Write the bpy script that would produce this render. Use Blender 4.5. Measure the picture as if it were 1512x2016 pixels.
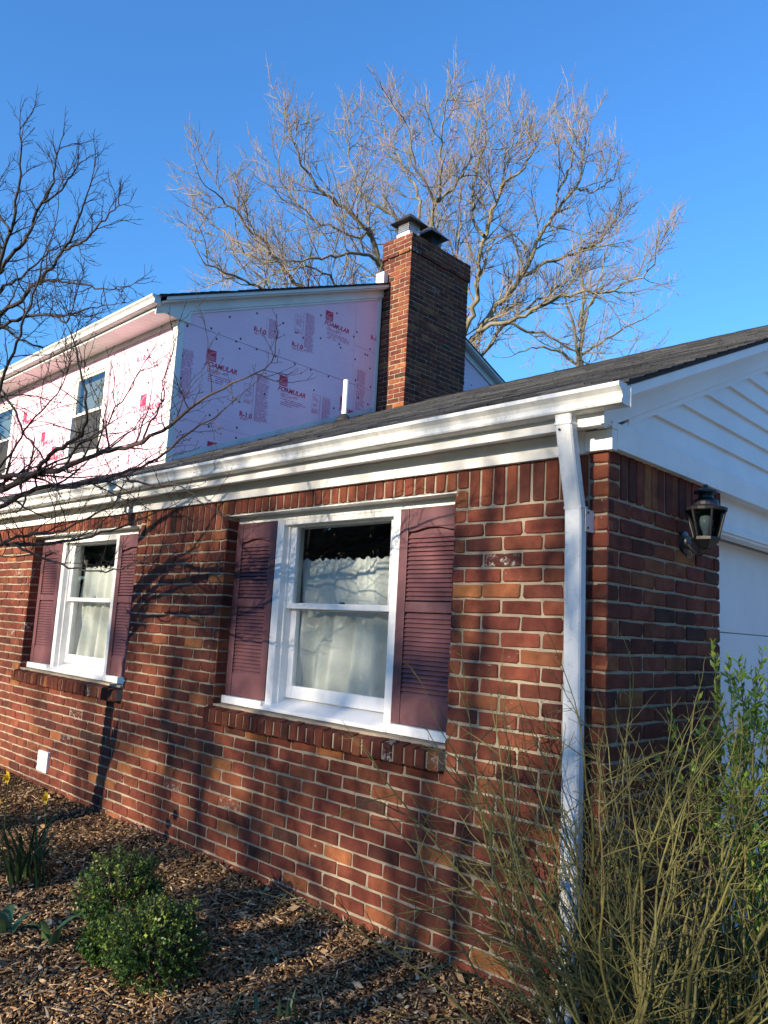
import bpy, math, random
import numpy as np
from mathutils import Vector, Matrix, noise

# ------------------------------------------------------------------ scene, camera, light
S = bpy.context.scene
COL = S.collection
for o in list(bpy.data.objects): bpy.data.objects.remove(o)

F = 1545.0                      # focal length in pixels of the 1512 x 2016 photograph
CAM = np.array([1.507, -2.760, 1.385])
def cam_axes(yaw, pitch, roll):
    f = np.array([math.sin(yaw)*math.cos(pitch), math.cos(yaw)*math.cos(pitch), math.sin(pitch)])
    r = np.cross(f, [0, 0, 1]); r /= np.linalg.norm(r); d = np.cross(f, r)
    c, s = math.cos(roll), math.sin(roll)
    return c*r+s*d, -s*r+c*d, f
AX = cam_axes(math.radians(-44.75), math.radians(8.42), math.radians(-3.09))
cd = bpy.data.cameras.new('camera'); cam = bpy.data.objects.new('camera', cd); COL.objects.link(cam)
cd.sensor_fit = 'VERTICAL'; cd.sensor_height = 24.0; cd.lens = 24.0*F/2016.0
cd.clip_start = 0.05; cd.clip_end = 2000
M = Matrix.Identity(4)
for i in range(3):
    M[i][0] = AX[0][i]; M[i][1] = -AX[1][i]; M[i][2] = -AX[2][i]; M[i][3] = CAM[i]
cam.matrix_world = M
S.camera = cam

SUN_EL = math.radians(17.0)
SUN_LEAN = math.radians(1.2)     # the sun stands almost square to the front wall, a little towards -X
tosun = Vector((-math.sin(SUN_LEAN)*math.cos(SUN_EL), -math.cos(SUN_LEAN)*math.cos(SUN_EL), math.sin(SUN_EL)))
W = bpy.data.worlds.new('World'); S.world = W; W.use_nodes = True
nt = W.node_tree; nt.nodes.clear()
sky = nt.nodes.new('ShaderNodeTexSky'); sky.sky_type = 'NISHITA'; sky.sun_disc = False
sky.sun_elevation = SUN_EL; sky.sun_rotation = math.radians(180)+SUN_LEAN
sky.air_density = 1.5; sky.dust_density = 0.0; sky.ozone_density = 10.0
bg = nt.nodes.new('ShaderNodeBackground'); bg.inputs[1].default_value = 0.15
wo = nt.nodes.new('ShaderNodeOutputWorld')
nt.links.new(sky.outputs[0], bg.inputs[0]); nt.links.new(bg.outputs[0], wo.inputs[0])
sl = bpy.data.lights.new('sun', 'SUN'); sun = bpy.data.objects.new('sun', sl); COL.objects.link(sun)
sl.energy = 5.0; sl.angle = math.radians(0.55); sl.color = (1.0, 0.85, 0.65)
sun.rotation_euler = tosun.to_track_quat('Z', 'Y').to_euler(); sun.location = (-2, -20, 15)
S.view_settings.view_transform = 'Standard'; S.view_settings.look = 'None'
S.view_settings.exposure = 1.05; S.view_settings.gamma = 1.0; S.view_settings.use_curve_mapping = False
S.render.engine = 'CYCLES'
S.cycles.max_bounces = 8; S.cycles.transparent_max_bounces = 12

# ------------------------------------------------------------------ pixel helpers (photo pixel -> ray; the distance comes from a wall, roof or usual size)
def ray(px, py): return AX[0]*(px-756)+AX[1]*(py-1008)+AX[2]*F
def on_y(px, py, y0=0.0):
    d = ray(px, py); return CAM+d*((y0-CAM[1])/d[1])
def at_depth(px, py, dep): return CAM+ray(px, py)*(dep/F)
def proj(p):
    q = np.asarray(p, float)-CAM
    z = q@AX[2]; return 756+F*(q@AX[0])/z, 1008+F*(q@AX[1])/z, z

# ------------------------------------------------------------------ mesh helpers
def tag(o, label=None, cat=None, group=None, kind=None):
    if label: o['label'] = label
    if cat: o['category'] = cat
    if group: o['group'] = group
    if kind: o['kind'] = kind
    return o
def link(name, me, mat=None, parent=None):
    o = bpy.data.objects.new(name, me); COL.objects.link(o)
    if me is not None and mat is not None and len(me.materials) == 0: me.materials.append(mat)
    if parent is not None: o.parent = parent
    return o
def empty(name, loc=(0, 0, 0)):
    o = bpy.data.objects.new(name, None); COL.objects.link(o); o.location = loc; o.empty_display_size = 0.1
    return o
class MB:
    def __init__(s): s.v = []; s.f = []; s.t = []; s.tint = None
    def _add(s, vs, fs):
        n = len(s.v); s.v += [tuple(map(float, p)) for p in vs]; s.f += [tuple(i+n for i in q) for q in fs]
        if s.tint is not None: s.t += [s.tint]*len(vs)
        return s
    def box(s, x0, x1, y0, y1, z0, z1):
        return s._add([(x0,y0,z0),(x1,y0,z0),(x1,y1,z0),(x0,y1,z0),(x0,y0,z1),(x1,y0,z1),(x1,y1,z1),(x0,y1,z1)],
            [(3,2,1,0),(4,5,6,7),(0,1,5,4),(1,2,6,5),(2,3,7,6),(3,0,4,7)])
    def hexa(s, P):
        return s._add(P, [(3,2,1,0),(4,5,6,7),(0,1,5,4),(1,2,6,5),(2,3,7,6),(3,0,4,7)])
    def prism(s, poly, axis, a, b):
        # poly: 2-D outline; axis 'x': (y,z); 'y': (x,z); 'z': (x,y)
        n = len(poly)
        def mk(p, c):
            return (c, p[0], p[1]) if axis == 'x' else (p[0], c, p[1]) if axis == 'y' else (p[0], p[1], c)
        vs = [mk(p, a) for p in poly]+[mk(p, b) for p in poly]
        fs = [tuple(range(n))[::-1], tuple(range(n, 2*n))]+[(i, (i+1) % n, n+(i+1) % n, n+i) for i in range(n)]
        return s._add(vs, fs)
    def lathe(s, c, prof, n=16, rot=0.0):
        vs = []; fs = []
        for (r, z) in prof:
            for k in range(n):
                a = 2*math.pi*k/n+rot; vs.append((c[0]+r*math.cos(a), c[1]+r*math.sin(a), c[2]+z))
        for i in range(len(prof)-1):
            for k in range(n): fs.append((i*n+k, i*n+(k+1) % n, (i+1)*n+(k+1) % n, (i+1)*n+k))
        fs.append(tuple(range(n))[::-1]); fs.append(tuple((len(prof)-1)*n+k for k in range(n)))
        return s._add(vs, fs)
    def build(s, name, mat, parent=None, kind=None, smooth=False, bevel=0.0):
        me = bpy.data.meshes.new(name); me.from_pydata(s.v, [], s.f); me.materials.append(mat)
        if s.t:
            a = me.attributes.new('tint', 'FLOAT_COLOR', 'POINT')
            a.data.foreach_set('color', np.array(s.t, np.float32).ravel())
        fix_normals(me)
        if smooth: me.shade_smooth()
        o = link(name, me, None, parent)
        if bevel:
            m = o.modifiers.new('bevel', 'BEVEL'); m.width = bevel; m.segments = 2; m.limit_method = 'ANGLE'
        if kind: o['kind'] = kind
        return o
import bmesh
def fix_normals(me):
    bm = bmesh.new(); bm.from_mesh(me); bmesh.ops.recalc_face_normals(bm, faces=bm.faces[:]); bm.to_mesh(me); bm.free()
def np_mesh(name, V, Fq, mat, parent=None, tint=None, kind=None, smooth=False):
    V = np.asarray(V, np.float32); Fq = np.asarray(Fq, np.int32); k = Fq.shape[1]
    me = bpy.data.meshes.new(name); me.vertices.add(len(V)); me.vertices.foreach_set('co', V.ravel())
    me.loops.add(Fq.size); me.loops.foreach_set('vertex_index', Fq.ravel())
    me.polygons.add(len(Fq)); me.polygons.foreach_set('loop_start', np.arange(0, Fq.size, k, dtype=np.int32))
    me.update(calc_edges=True); me.validate()
    me.materials.append(mat)
    if tint is not None:
        a = me.attributes.new('tint', 'FLOAT_COLOR', 'POINT'); a.data.foreach_set('color', np.asarray(tint, np.float32).ravel())
    if smooth: me.shade_smooth()
    o = link(name, me, None, parent)
    if kind: o['kind'] = kind
    return o
def tube_arrays(paths, sides=5):
    # paths: list of (pts Nx3, radii N); grouped by N
    groups = {}
    for p, r in paths: groups.setdefault(len(p), []).append((p, r))
    VV = []; FF = []; base = 0
    for N, L in groups.items():
        P = np.array([a for a, _ in L], float); Rr = np.array([b for _, b in L], float)
        T = np.gradient(P, axis=1); T /= (np.linalg.norm(T, axis=2, keepdims=True)+1e-9)
        ref = np.zeros_like(T[:, :1]); ax = np.argmin(np.abs(T.mean(1)), axis=1)
        ref[np.arange(len(L)), 0, ax] = 1
        A = np.cross(T, np.broadcast_to(ref, T.shape)); A /= (np.linalg.norm(A, axis=2, keepdims=True)+1e-9); B = np.cross(T, A)
        ang = np.arange(sides)*2*np.pi/sides
        V = P[:, :, None]+Rr[:, :, None, None]*(A[:, :, None]*np.cos(ang)[None, None, :, None]+B[:, :, None]*np.sin(ang)[None, None, :, None])
        n = len(L); idx = np.arange(n*N*sides).reshape(n, N, sides)+base
        a = idx[:, :-1, :]; b = idx[:, 1:, :]
        q = np.stack([a, np.roll(a, -1, 2), np.roll(b, -1, 2), b], -1).reshape(-1, 4)
        VV.append(V.reshape(-1, 3)); FF.append(q); base += n*N*sides
    return np.concatenate(VV), np.concatenate(FF)
def tubes(name, paths, mat, parent=None, sides=5, kind=None, smooth=True):
    V, Fq = tube_arrays(paths, sides)
    return np_mesh(name, V, Fq, mat, parent, kind=kind, smooth=smooth)

# ------------------------------------------------------------------ materials
def new_mat(name):
    m = bpy.data.materials.new(name); m.use_nodes = True
    return m, m.node_tree, m.node_tree.nodes['Principled BSDF']
def N(t, typ, **kw):
    n = t.nodes.new(typ)
    for k, v in kw.items(): setattr(n, k, v)
    return n
def noise_tex(t, scale, detail=4, rough=0.6, coord='Object', stretch=None):
    tc = N(t, 'ShaderNodeTexCoord'); n = N(t, 'ShaderNodeTexNoise'); n.inputs['Scale'].default_value = scale
    n.inputs['Detail'].default_value = detail; n.inputs['Roughness'].default_value = rough
    if stretch:
        mp = N(t, 'ShaderNodeMapping'); mp.inputs['Scale'].default_value = stretch
        t.links.new(tc.outputs[coord], mp.inputs[0]); t.links.new(mp.outputs[0], n.inputs['Vector'])
    else: t.links.new(tc.outputs[coord], n.inputs['Vector'])
    return n
def ramp(t, src, stops):
    r = N(t, 'ShaderNodeValToRGB'); e = r.color_ramp.elements
    while len(e) < len(stops): e.new(0.5)
    for el, (p, c) in zip(e, stops): el.position = p; el.color = (*c, 1) if len(c) == 3 else c
    t.links.new(src, r.inputs[0]); return r
def mix(t, fac, a, b, mode='MIX'):
    m = N(t, 'ShaderNodeMix', data_type='RGBA', blend_type=mode)
    for s, v in ((0, fac), (6, a), (7, b)):
        if hasattr(v, 'is_linked') or hasattr(v, 'links'): t.links.new(v, m.inputs[s])
        elif s == 0: m.inputs[0].default_value = v
        else: m.inputs[s].default_value = (*v, 1)
    return m.outputs[2]
def bump(t, bs, src, strength=0.3, dist=0.01):
    b = N(t, 'ShaderNodeBump'); b.inputs['Strength'].default_value = strength; b.inputs['Distance'].default_value = dist
    t.links.new(src, b.inputs['Height']); t.links.new(b.outputs[0], bs.inputs['Normal']); return b
def mat_plain(name, col, rough=0.6, var=0.12, scale=8, bumpv=0.15, spec=0.4, dirt=None, metallic=0.0, bscale=None, bdist=0.004):
    m, t, b = new_mat(name)
    n = noise_tex(t, scale, 6, 0.65)
    c2 = tuple(max(0, c*(1-var*2)) for c in col); c3 = tuple(min(1, c*(1+var)) for c in col)
    r = ramp(t, n.outputs[0], [(0.3, c2), (0.52, col), (0.75, c3)])
    out = r.outputs[0]
    if dirt:
        n2 = noise_tex(t, dirt[1], 8, 0.75); rr = ramp(t, n2.outputs[0], [(0.5, (0, 0, 0)), (0.72, (1, 1, 1))])
        mm = N(t, 'ShaderNodeMath', operation='MULTIPLY'); mm.inputs[1].default_value = dirt[2]
        t.links.new(rr.outputs[0], mm.inputs[0]); out = mix(t, mm.outputs[0], out, dirt[0])
    t.links.new(out, b.inputs['Base Color']); b.inputs['Roughness'].default_value = rough
    b.inputs['Specular IOR Level'].default_value = spec; b.inputs['Metallic'].default_value = metallic
    if bumpv:
        nb = noise_tex(t, bscale or scale*6, 5, 0.7); bump(t, b, nb.outputs[0], bumpv, bdist)
    return m
def mat_tint(name, rough=0.8, var=0.35, scale=30, bumpv=0.4, bdist=0.004, spec=0.3, white=False, trans=0.0):
    m, t, b = new_mat(name)
    at = N(t, 'ShaderNodeAttribute', attribute_name='tint')
    n = noise_tex(t, scale, 8, 0.7)
    r = ramp(t, n.outputs[0], [(0.25, (1-var,)*3), (0.5, (1, 1, 1)), (0.8, (1+var,)*3)])
    out = mix(t, 1.0, at.outputs['Color'], r.outputs[0], 'MULTIPLY')
    if white:   # sooty patches and wall-scale weathering
        n3 = noise_tex(t, 7.5, 5, 0.6); r3 = ramp(t, n3.outputs[0], [(0.34, (0.62, 0.60, 0.60)), (0.55, (1, 1, 1)), (0.8, (1.12, 1.10, 1.05))]); out = mix(t, 1.0, out, r3.outputs[0], 'MULTIPLY')
        n4 = noise_tex(t, 1.1, 3, 0.5); r4 = ramp(t, n4.outputs[0], [(0.3, (0.80, 0.82, 0.86)), (0.7, (1.12, 1.08, 1.0))]); out = mix(t, 1.0, out, r4.outputs[0], 'MULTIPLY')
    if white:   # lime bloom and paint specks on a few pieces, amount kept in the tint alpha
        n2 = noise_tex(t, 26, 10, 0.8); ad = N(t, 'ShaderNodeMath', operation='ADD')
        t.links.new(n2.outputs[0], ad.inputs[0]); t.links.new(at.outputs['Alpha'], ad.inputs[1])
        rr = ramp(t, ad.outputs[0], [(0.69, (0, 0, 0)), (0.78, (1, 1, 1))])
        out = mix(t, rr.outputs[0], out, (0.48, 0.44, 0.39))
    t.links.new(out, b.inputs['Base Color']); b.inputs['Roughness'].default_value = rough
    b.inputs['Specular IOR Level'].default_value = spec
    if trans:
        tr = N(t, 'ShaderNodeBsdfTranslucent'); t.links.new(out, tr.inputs[0])
        ms = N(t, 'ShaderNodeMixShader'); ms.inputs[0].default_value = trans
        t.links.new(b.outputs[0], ms.inputs[1]); t.links.new(tr.outputs[0], ms.inputs[2])
        t.links.new(ms.outputs[0], t.nodes['Material Output'].inputs[0])
    if bumpv:
        nb = noise_tex(t, scale*4, 6, 0.75); bump(t, b, nb.outputs[0], bumpv, bdist)
    return m
M_brick = mat_tint('fired_brick', 0.88, 0.38, 17, 0.55, 0.006, 0.2, white=True)
M_mortar = mat_plain('mortar', (0.33, 0.275, 0.20), 0.95, 0.18, 9, 0.6, 0.1, dirt=((0.2, 0.17, 0.14), 3, 0.5), bscale=140, bdist=0.006)
M_white = mat_plain('white_paint', (0.74, 0.73, 0.69), 0.45, 0.05, 3, 0.08, 0.4, dirt=((0.42, 0.41, 0.36), 2.2, 0.35))
M_sash = mat_plain('old_white_sash_paint', (0.80, 0.79, 0.76), 0.4, 0.05, 6, 0.15, 0.4, dirt=((0.5, 0.48, 0.42), 14, 0.35))
def gutter_mat():
    m, t, b = new_mat('weathered_white_aluminium')
    n = noise_tex(t, 1.0, 7, 0.7, stretch=(9, 3, 1.4)); r = ramp(t, n.outputs[0], [(0.30, (0.42, 0.43, 0.41)), (0.48, (0.60, 0.61, 0.595)), (0.66, (0.66, 0.67, 0.66))])
    n2 = noise_tex(t, 34, 6, 0.75); r2 = ramp(t, n2.outputs[0], [(0.30, (0.70, 0.69, 0.64)), (0.46, (1, 1, 1))])
    t.links.new(mix(t, 1.0, r.outputs[0], r2.outputs[0], 'MULTIPLY'), b.inputs['Base Color']); b.inputs['Roughness'].default_value = 0.42; b.inputs['Specular IOR Level'].default_value = 0.4
    n3 = noise_tex(t, 5, 3, 0.5); bump(t, b, n3.outputs[0], 0.12, 0.01); return m
M_gutter = gutter_mat()
M_vinyl = mat_plain('white_vinyl', (0.72, 0.73, 0.72), 0.5, 0.04, 2, 0.05, 0.35, dirt=((0.5, 0.5, 0.47), 1.5, 0.3))
M_shutter = mat_plain('maroon_vinyl', (0.125, 0.052, 0.058), 0.5, 0.18, 7, 0.1, 0.4, dirt=((0.17, 0.09, 0.105), 5, 0.5))
M_roof = mat_tint('asphalt_shingle', 0.95, 0.5, 55, 0.6, 0.004, 0.15)
M_deck = mat_plain('roof_deck', (0.05, 0.05, 0.052), 0.95, 0.3, 30)
M_black = mat_plain('black_metal', (0.012, 0.012, 0.014), 0.45, 0.2, 12, 0.1, 0.5)
M_cap = mat_plain('rusty_brown_metal', (0.035, 0.028, 0.025), 0.6, 0.3, 8, 0.2, 0.4)
M_galv = mat_plain('galvanised_steel', (0.55, 0.55, 0.54), 0.35, 0.1, 10, 0.05, 0.5, metallic=0.7)
M_bark_oak = mat_plain('oak_bark', (0.215, 0.185, 0.13), 0.9, 0.36, 3.0, 0.6, 0.1, dirt=((0.24, 0.23, 0.09), 2.0, 0.6), bscale=30, bdist=0.02)
M_twig_oak = mat_plain('oak_twig', (0.33, 0.26, 0.18), 0.85, 0.2, 2.0, 0.0, 0.15)
M_bark_dark = mat_plain('dark_bark', (0.050, 0.042, 0.040), 0.9, 0.3, 4, 0.4, 0.1)
M_bark_dog = mat_plain('dogwood_bark', (0.085, 0.066, 0.058), 0.88, 0.3, 9, 0.4, 0.15, bscale=80)
M_twig_green = mat_plain('green_twig', (0.135, 0.125, 0.040), 0.7, 0.35, 5, 0.2, 0.25, bscale=90, dirt=((0.11, 0.085, 0.055), 4, 0.7))
M_leaf = mat_tint('leaf', 0.45, 0.25, 20, 0.0, spec=0.45, trans=0.25)
M_chip = mat_tint('wood_chip', 0.92, 0.3, 40, 0.3, 0.003, 0.12)
M_soil = mat_plain('mulch_soil', (0.075, 0.045, 0.026), 0.98, 0.45, 14, 0.8, 0.05, bscale=60, bdist=0.02)
M_lawn = mat_plain('lawn', (0.075, 0.10, 0.03), 0.95, 0.35, 0.8, 0.6, 0.1, dirt=((0.16, 0.13, 0.06), 0.6, 0.6), bscale=40, bdist=0.02)
M_drive = mat_plain('driveway_concrete', (0.40, 0.37, 0.33), 0.9, 0.15, 2, 0.4, 0.2, bscale=80)
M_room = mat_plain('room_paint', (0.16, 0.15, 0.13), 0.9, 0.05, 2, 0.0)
M_pvc = mat_plain('white_pvc', (0.82, 0.82, 0.80), 0.35, 0.03, 4, 0.0, 0.5)
M_rubber = mat_plain('black_rubber', (0.02, 0.02, 0.022), 0.7, 0.1, 10, 0.1)
M_print = mat_plain('magenta_print', (0.66, 0.04, 0.11), 0.55, 0.12, 25, 0.0, 0.3)
M_print_light = mat_plain('pale_magenta_print', (0.66, 0.15, 0.27), 0.55, 0.12, 25, 0.0, 0.3)
M_print_white = mat_plain('white_print', (0.80, 0.58, 0.62), 0.55, 0.05, 25, 0.0, 0.3)
M_seam = mat_plain('open_seam', (0.16, 0.06, 0.10), 0.9, 0.1, 25, 0.0, 0.1)
M_petal = mat_plain('yellow_petal', (0.70, 0.46, 0.02), 0.5, 0.1, 30, 0.0)
def foam_mat():
    m, t, b = new_mat('pink_foam')
    n = noise_tex(t, 1.6, 4, 0.6); r = ramp(t, n.outputs[0], [(0.35, (0.90, 0.58, 0.70)), (0.65, (0.94, 0.63, 0.74))])
    wv = noise_tex(t, 6, 3, 0.5, stretch=(1, 0.3, 14)); rr = ramp(t, wv.outputs[0], [(0.35, (0.93,)*3), (0.65, (1, 1, 1))])
    t.links.new(mix(t, 1.0, r.outputs[0], rr.outputs[0], 'MULTIPLY'), b.inputs['Base Color'])
    b.inputs['Roughness'].default_value = 0.42; b.inputs['Specular IOR Level'].default_value = 0.4
    bump(t, b, wv.outputs[0], 0.08, 0.004); return m
M_foam = foam_mat()
def glass_mat(name, boost, tint=(0.93, 0.96, 0.95)):
    m, t, b = new_mat(name); t.nodes.remove(b)
    tr = N(t, 'ShaderNodeBsdfTransparent'); tr.inputs[0].default_value = (*tint, 1)
    gl = N(t, 'ShaderNodeBsdfGlossy'); gl.inputs['Roughness'].default_value = 0.004
    lw = N(t, 'ShaderNodeLayerWeight'); lw.inputs[0].default_value = 0.5      # Schlick reflectance, the same from both sides of the sheet
    pw = N(t, 'ShaderNodeMath', operation='POWER'); pw.inputs[1].default_value = 5.0; t.links.new(lw.outputs['Facing'], pw.inputs[0])
    fr = N(t, 'ShaderNodeMath', operation='MULTIPLY_ADD'); fr.inputs[1].default_value = 1-boost; fr.inputs[2].default_value = boost; t.links.new(pw.outputs[0], fr.inputs[0])
    nn = noise_tex(t, 2.2, 2, 0.5); bp = N(t, 'ShaderNodeBump'); bp.inputs['Strength'].default_value = 0.05; bp.inputs['Distance'].default_value = 0.02
    t.links.new(nn.outputs[0], bp.inputs['Height']); t.links.new(bp.outputs[0], gl.inputs['Normal'])
    ms = N(t, 'ShaderNodeMixShader'); t.links.new(fr.outputs[0], ms.inputs[0]); t.links.new(tr.outputs[0], ms.inputs[1]); t.links.new(gl.outputs[0], ms.inputs[2])
    t.links.new(ms.outputs[0], t.nodes['Material Output'].inputs[0]); return m
M_glass = glass_mat('window_glass', 0.09)
M_lampglass = glass_mat('lamp_glass', 0.05, (0.52, 0.57, 0.58))
def curtain_mat():
    m, t, b = new_mat('white_cotton'); n = noise_tex(t, 120, 3, 0.6)
    r = ramp(t, n.outputs[0], [(0.3, (0.80, 0.79, 0.76)), (0.7, (0.87, 0.86, 0.84))]); t.links.new(r.outputs[0], b.inputs['Base Color'])
    b.inputs['Roughness'].default_value = 0.9
    tr = N(t, 'ShaderNodeBsdfTranslucent'); tr.inputs[0].default_value = (0.8, 0.78, 0.72, 1)
    ms = N(t, 'ShaderNodeMixShader'); ms.inputs[0].default_value = 0.3
    t.links.new(b.outputs[0], ms.inputs[1]); t.links.new(tr.outputs[0], ms.inputs[2]); t.links.new(ms.outputs[0], t.nodes['Material Output'].inputs[0]); return m
M_curtain = curtain_mat()
M_pane_grey = mat_plain('grey_pane_backing', (0.17, 0.18, 0.17), 0.9, 0.06, 3, 0.0, 0.1)  # grey of trees mirrored in the upper panes, put into a backing colour
def screen_mat():
    m, t, b = new_mat('insect_screen'); b.inputs['Base Color'].default_value = (.05, .05, .05, 1); b.inputs['Roughness'].default_value = .7
    tr = N(t, 'ShaderNodeBsdfTransparent'); ms = N(t, 'ShaderNodeMixShader'); ms.inputs[0].default_value = .5
    t.links.new(tr.outputs[0], ms.inputs[1]); t.links.new(b.outputs[0], ms.inputs[2]); t.links.new(ms.outputs[0], t.nodes['Material Output'].inputs[0]); return m
M_screen = screen_mat()
M_bulb = mat_plain('frosted_bulb', (0.75, 0.78, 0.82), 0.3, 0.02, 4, 0.0, 0.5)

# ------------------------------------------------------------------ ground
rng = random.Random(7)
def gz(x, y):    # mulch surface height
    h = 0.022*noise.noise((x*1.7, y*1.7, 3.1))+0.012*noise.noise((x*5, y*5, 1.7))
    h += 0.03*max(0.0, 1-abs(y)/0.35) if y > -0.35 and x < 0.05 else 0
    return h-0.012
ground = MB(); ground._add([(-600, -600, -0.09), (600, -600, -0.09), (600, 600, -0.09), (-600, 600, -0.09)], [(0, 1, 2, 3)])
tag(ground.build('lawn', M_lawn), kind='structure')
def grid(name, x0, x1, y0, y1, step, mat):
    nx = int((x1-x0)/step)+1; ny = int((y1-y0)/step)+1
    V = [(x0+(x1-x0)*i/(nx-1), y0+(y1-y0)*j/(ny-1)) for j in range(ny) for i in range(nx)]
    V = [(x, y, gz(x, y)+0.006*noise.noise((x*23, y*23, 0)) - (0.10 if (y < y0+.01 or x < x0+.01 or x > x1-.01) else 0)) for x, y in V]
    Q = [(j*nx+i, j*nx+i+1, (j+1)*nx+i+1, (j+1)*nx+i) for j in range(ny-1) for i in range(nx-1)]
    return np_mesh(name, V, Q, mat, smooth=True)
tag(grid('mulch_bed', -9.0, 1.15, -2.9, 1.3, 0.04, M_soil), kind='structure')
dr = MB(); dr.box(1.9, 8.4, -24.0, 10.5, -0.12, -0.05); dr.box(0.95, 1.9, 1.35, 10.5, -0.12, -0.05); tag(dr.build('driveway', M_drive), kind='structure')

# ------------------------------------------------------------------ house
house = tag(empty('house'), 'brick house with white trim and a pink foam sheathed upper storey', 'house')
C0 = 0.046; CH = 0.0677; BL = 0.2055      # course datum, course height, brick length
FR = 2.12                                  # underside of the frieze
XL = -12.4
WIN = [(-2.60, -0.77), (-5.57, -3.71)]     # brick openings in the front wall
OZ0, OZ1 = 0.885, 2.03
PAL = [((0.160, 0.046, 0.034), 34), ((0.130, 0.038, 0.031), 30), ((0.185, 0.058, 0.038), 18), ((0.095, 0.033, 0.029), 10),
       ((0.27, 0.105, 0.050), 3), ((0.22, 0.080, 0.044), 6), ((0.072, 0.034, 0.029), 2)]
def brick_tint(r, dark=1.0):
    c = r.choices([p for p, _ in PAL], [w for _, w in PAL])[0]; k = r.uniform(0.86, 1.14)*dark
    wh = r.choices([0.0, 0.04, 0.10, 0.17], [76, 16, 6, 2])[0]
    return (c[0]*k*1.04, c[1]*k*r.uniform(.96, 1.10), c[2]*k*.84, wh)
def brick_verts(r, u0, u1, v0, v1, depth=0.05, proud=0.0, rough=1.0):
    """A worn brick in (u along, v up, n out) space: 10-sided face, arris, sides."""
    um = (u0+u1)/2
    def ring(e, n):
        c = [r.choice((.003, .003, .004, .006, .009))*rough+e*0.3 for _ in range(4)]
        j = lambda: r.uniform(-0.0028, 0.0028)*rough
        a0, a1, b0, b1 = u0+e, u1-e, v0+e, v1-e
        return [(a0+c[0], b0+j(), n), (um, b0+j(), n), (a1-c[1], b0+j(), n), (a1+j(), b0+c[1], n), (a1+j(), b1-c[2], n),
                (a1-c[2], b1+j(), n), (um, b1+j(), n), (a0+c[3], b1+j(), n), (a0+j(), b1-c[3], n), (a0+j(), b0+c[0], n)]
    st = r.getstate(); R1 = ring(0, proud-0.004); r.setstate(st); R0 = ring(0.0035, proud); r.setstate(st); R2 = ring(0, -depth)
    vs = R0+R1+R2; n = 10
    fs = [tuple(range(n))]
    for k in (0, 1): fs += [(k*n+i, (k+1)*n+i, (k+1)*n+(i+1) % n, k*n+(i+1) % n) for i in range(n)]
    return vs, fs
bricks = []      # (world verts, faces, tint, owner)
def add_brick(r, u0, u1, v0, v1, fn, owner, depth=0.045, tint=None, rough=1.0, spread=0.0025):
    if u1-u0 < 0.012 or v1-v0 < 0.012: return
    vs, fs = brick_verts(r, u0, u1, v0, v1, depth, r.uniform(-spread, spread), rough)
    bricks.append(([fn(*p) for p in vs], fs, tint or brick_tint(r), owner))
g = 0.0055       # half a joint
def cut(u0, u1, holes):
    segs = [(u0, u1)]
    for h0, h1 in holes:
        out = []
        for a, b in segs:
            if h1 <= a or h0 >= b: out.append((a, b)); continue
            if h0 > a: out.append((a, h0))
            if h1 < b: out.append((h1, b))
        segs = out
    return segs
rb = random.Random(21)
fnA = lambda u, v, n: (u, -n, v)
fnB = lambda u, v, n: (n, u, v)
# front wall, running bond
for j in range(-1, 29):
    z0 = C0+CH*(j-1)+g; z1 = C0+CH*j-g
    zc = (z0+z1)/2
    holes = [(a-0.004, b+0.004) for a, b in WIN] if OZ0-0.085 < zc < OZ1 else []
    off = 0.088 if j % 2 == 0 else 0.088+BL/2
    ends = [0.0]; x = -off
    while x > XL: ends.append(x); x -= BL
    for a, b in zip(ends[1:], ends[:-1]):
        jit = rb.uniform(-.003, .003)
        u0 = a+g+jit; u1 = b-g if b < 0 else 0.0
        vj = rb.uniform(-.0012, .0012)
        for p, q in cut(u0, u1, holes): add_brick(rb, p, q, z0+vj, z1+vj, fnA, 'front')
# courses beside the soldiers, on the corner only
for j in range(29, 32):
    z0 = C0+CH*(j-1)+g; z1 = min(C0+CH*j-g, FR+0.01)
    add_brick(rb, -0.088+g if j % 2 == 0 else -0.088+g, 0.0, z0, z1, fnA, 'front')
# soldier course under the frieze
zs = C0+CH*28
x = -0.088
while x > XL:
    u0, u1 = x-CH+g, x-g; uc = (u0+u1)/2
    inw = any(a-0.01 < uc < b+0.01 for a, b in WIN)
    ed = any(b+0.01 <= uc < b+0.07 for a, b in WIN) or any(a-0.07 < uc <= a-0.01 for a, b in WIN)
    if inw: add_brick(rb, u0, u1, OZ1+0.002, FR+0.005, fnA, 'front', tint=None)
    elif ed:
        add_brick(rb, u0, u1, zs+g, zs+0.085, fnA, 'front'); add_brick(rb, u0, u1, zs+0.095, FR+0.005, fnA, 'front')
    else: add_brick(rb, u0, u1, zs+g+rb.uniform(-.002, .002), FR+0.005, fnA, 'front')
    x -= CH
# reveals of the window openings (half bricks turned into the opening)
for a, b in WIN:
    for j in range(13, 30):
        z0 = C0+CH*(j-1)+g; z1 = C0+CH*j-g
        if z1 > OZ1: continue
        if z0 < OZ0-.02: z0 = OZ0-.02
        add_brick(rb, 0.004, 0.088, z0, z1, lambda u, v, n, a=a: (a+0.006+n, u, v), 'front', 0.03)
        add_brick(rb, 0.004, 0.088, z0, z1, lambda u, v, n, b=b: (b-0.006-n, u, v), 'front', 0.03)
    # underside of the soldiers
    x = b
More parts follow.
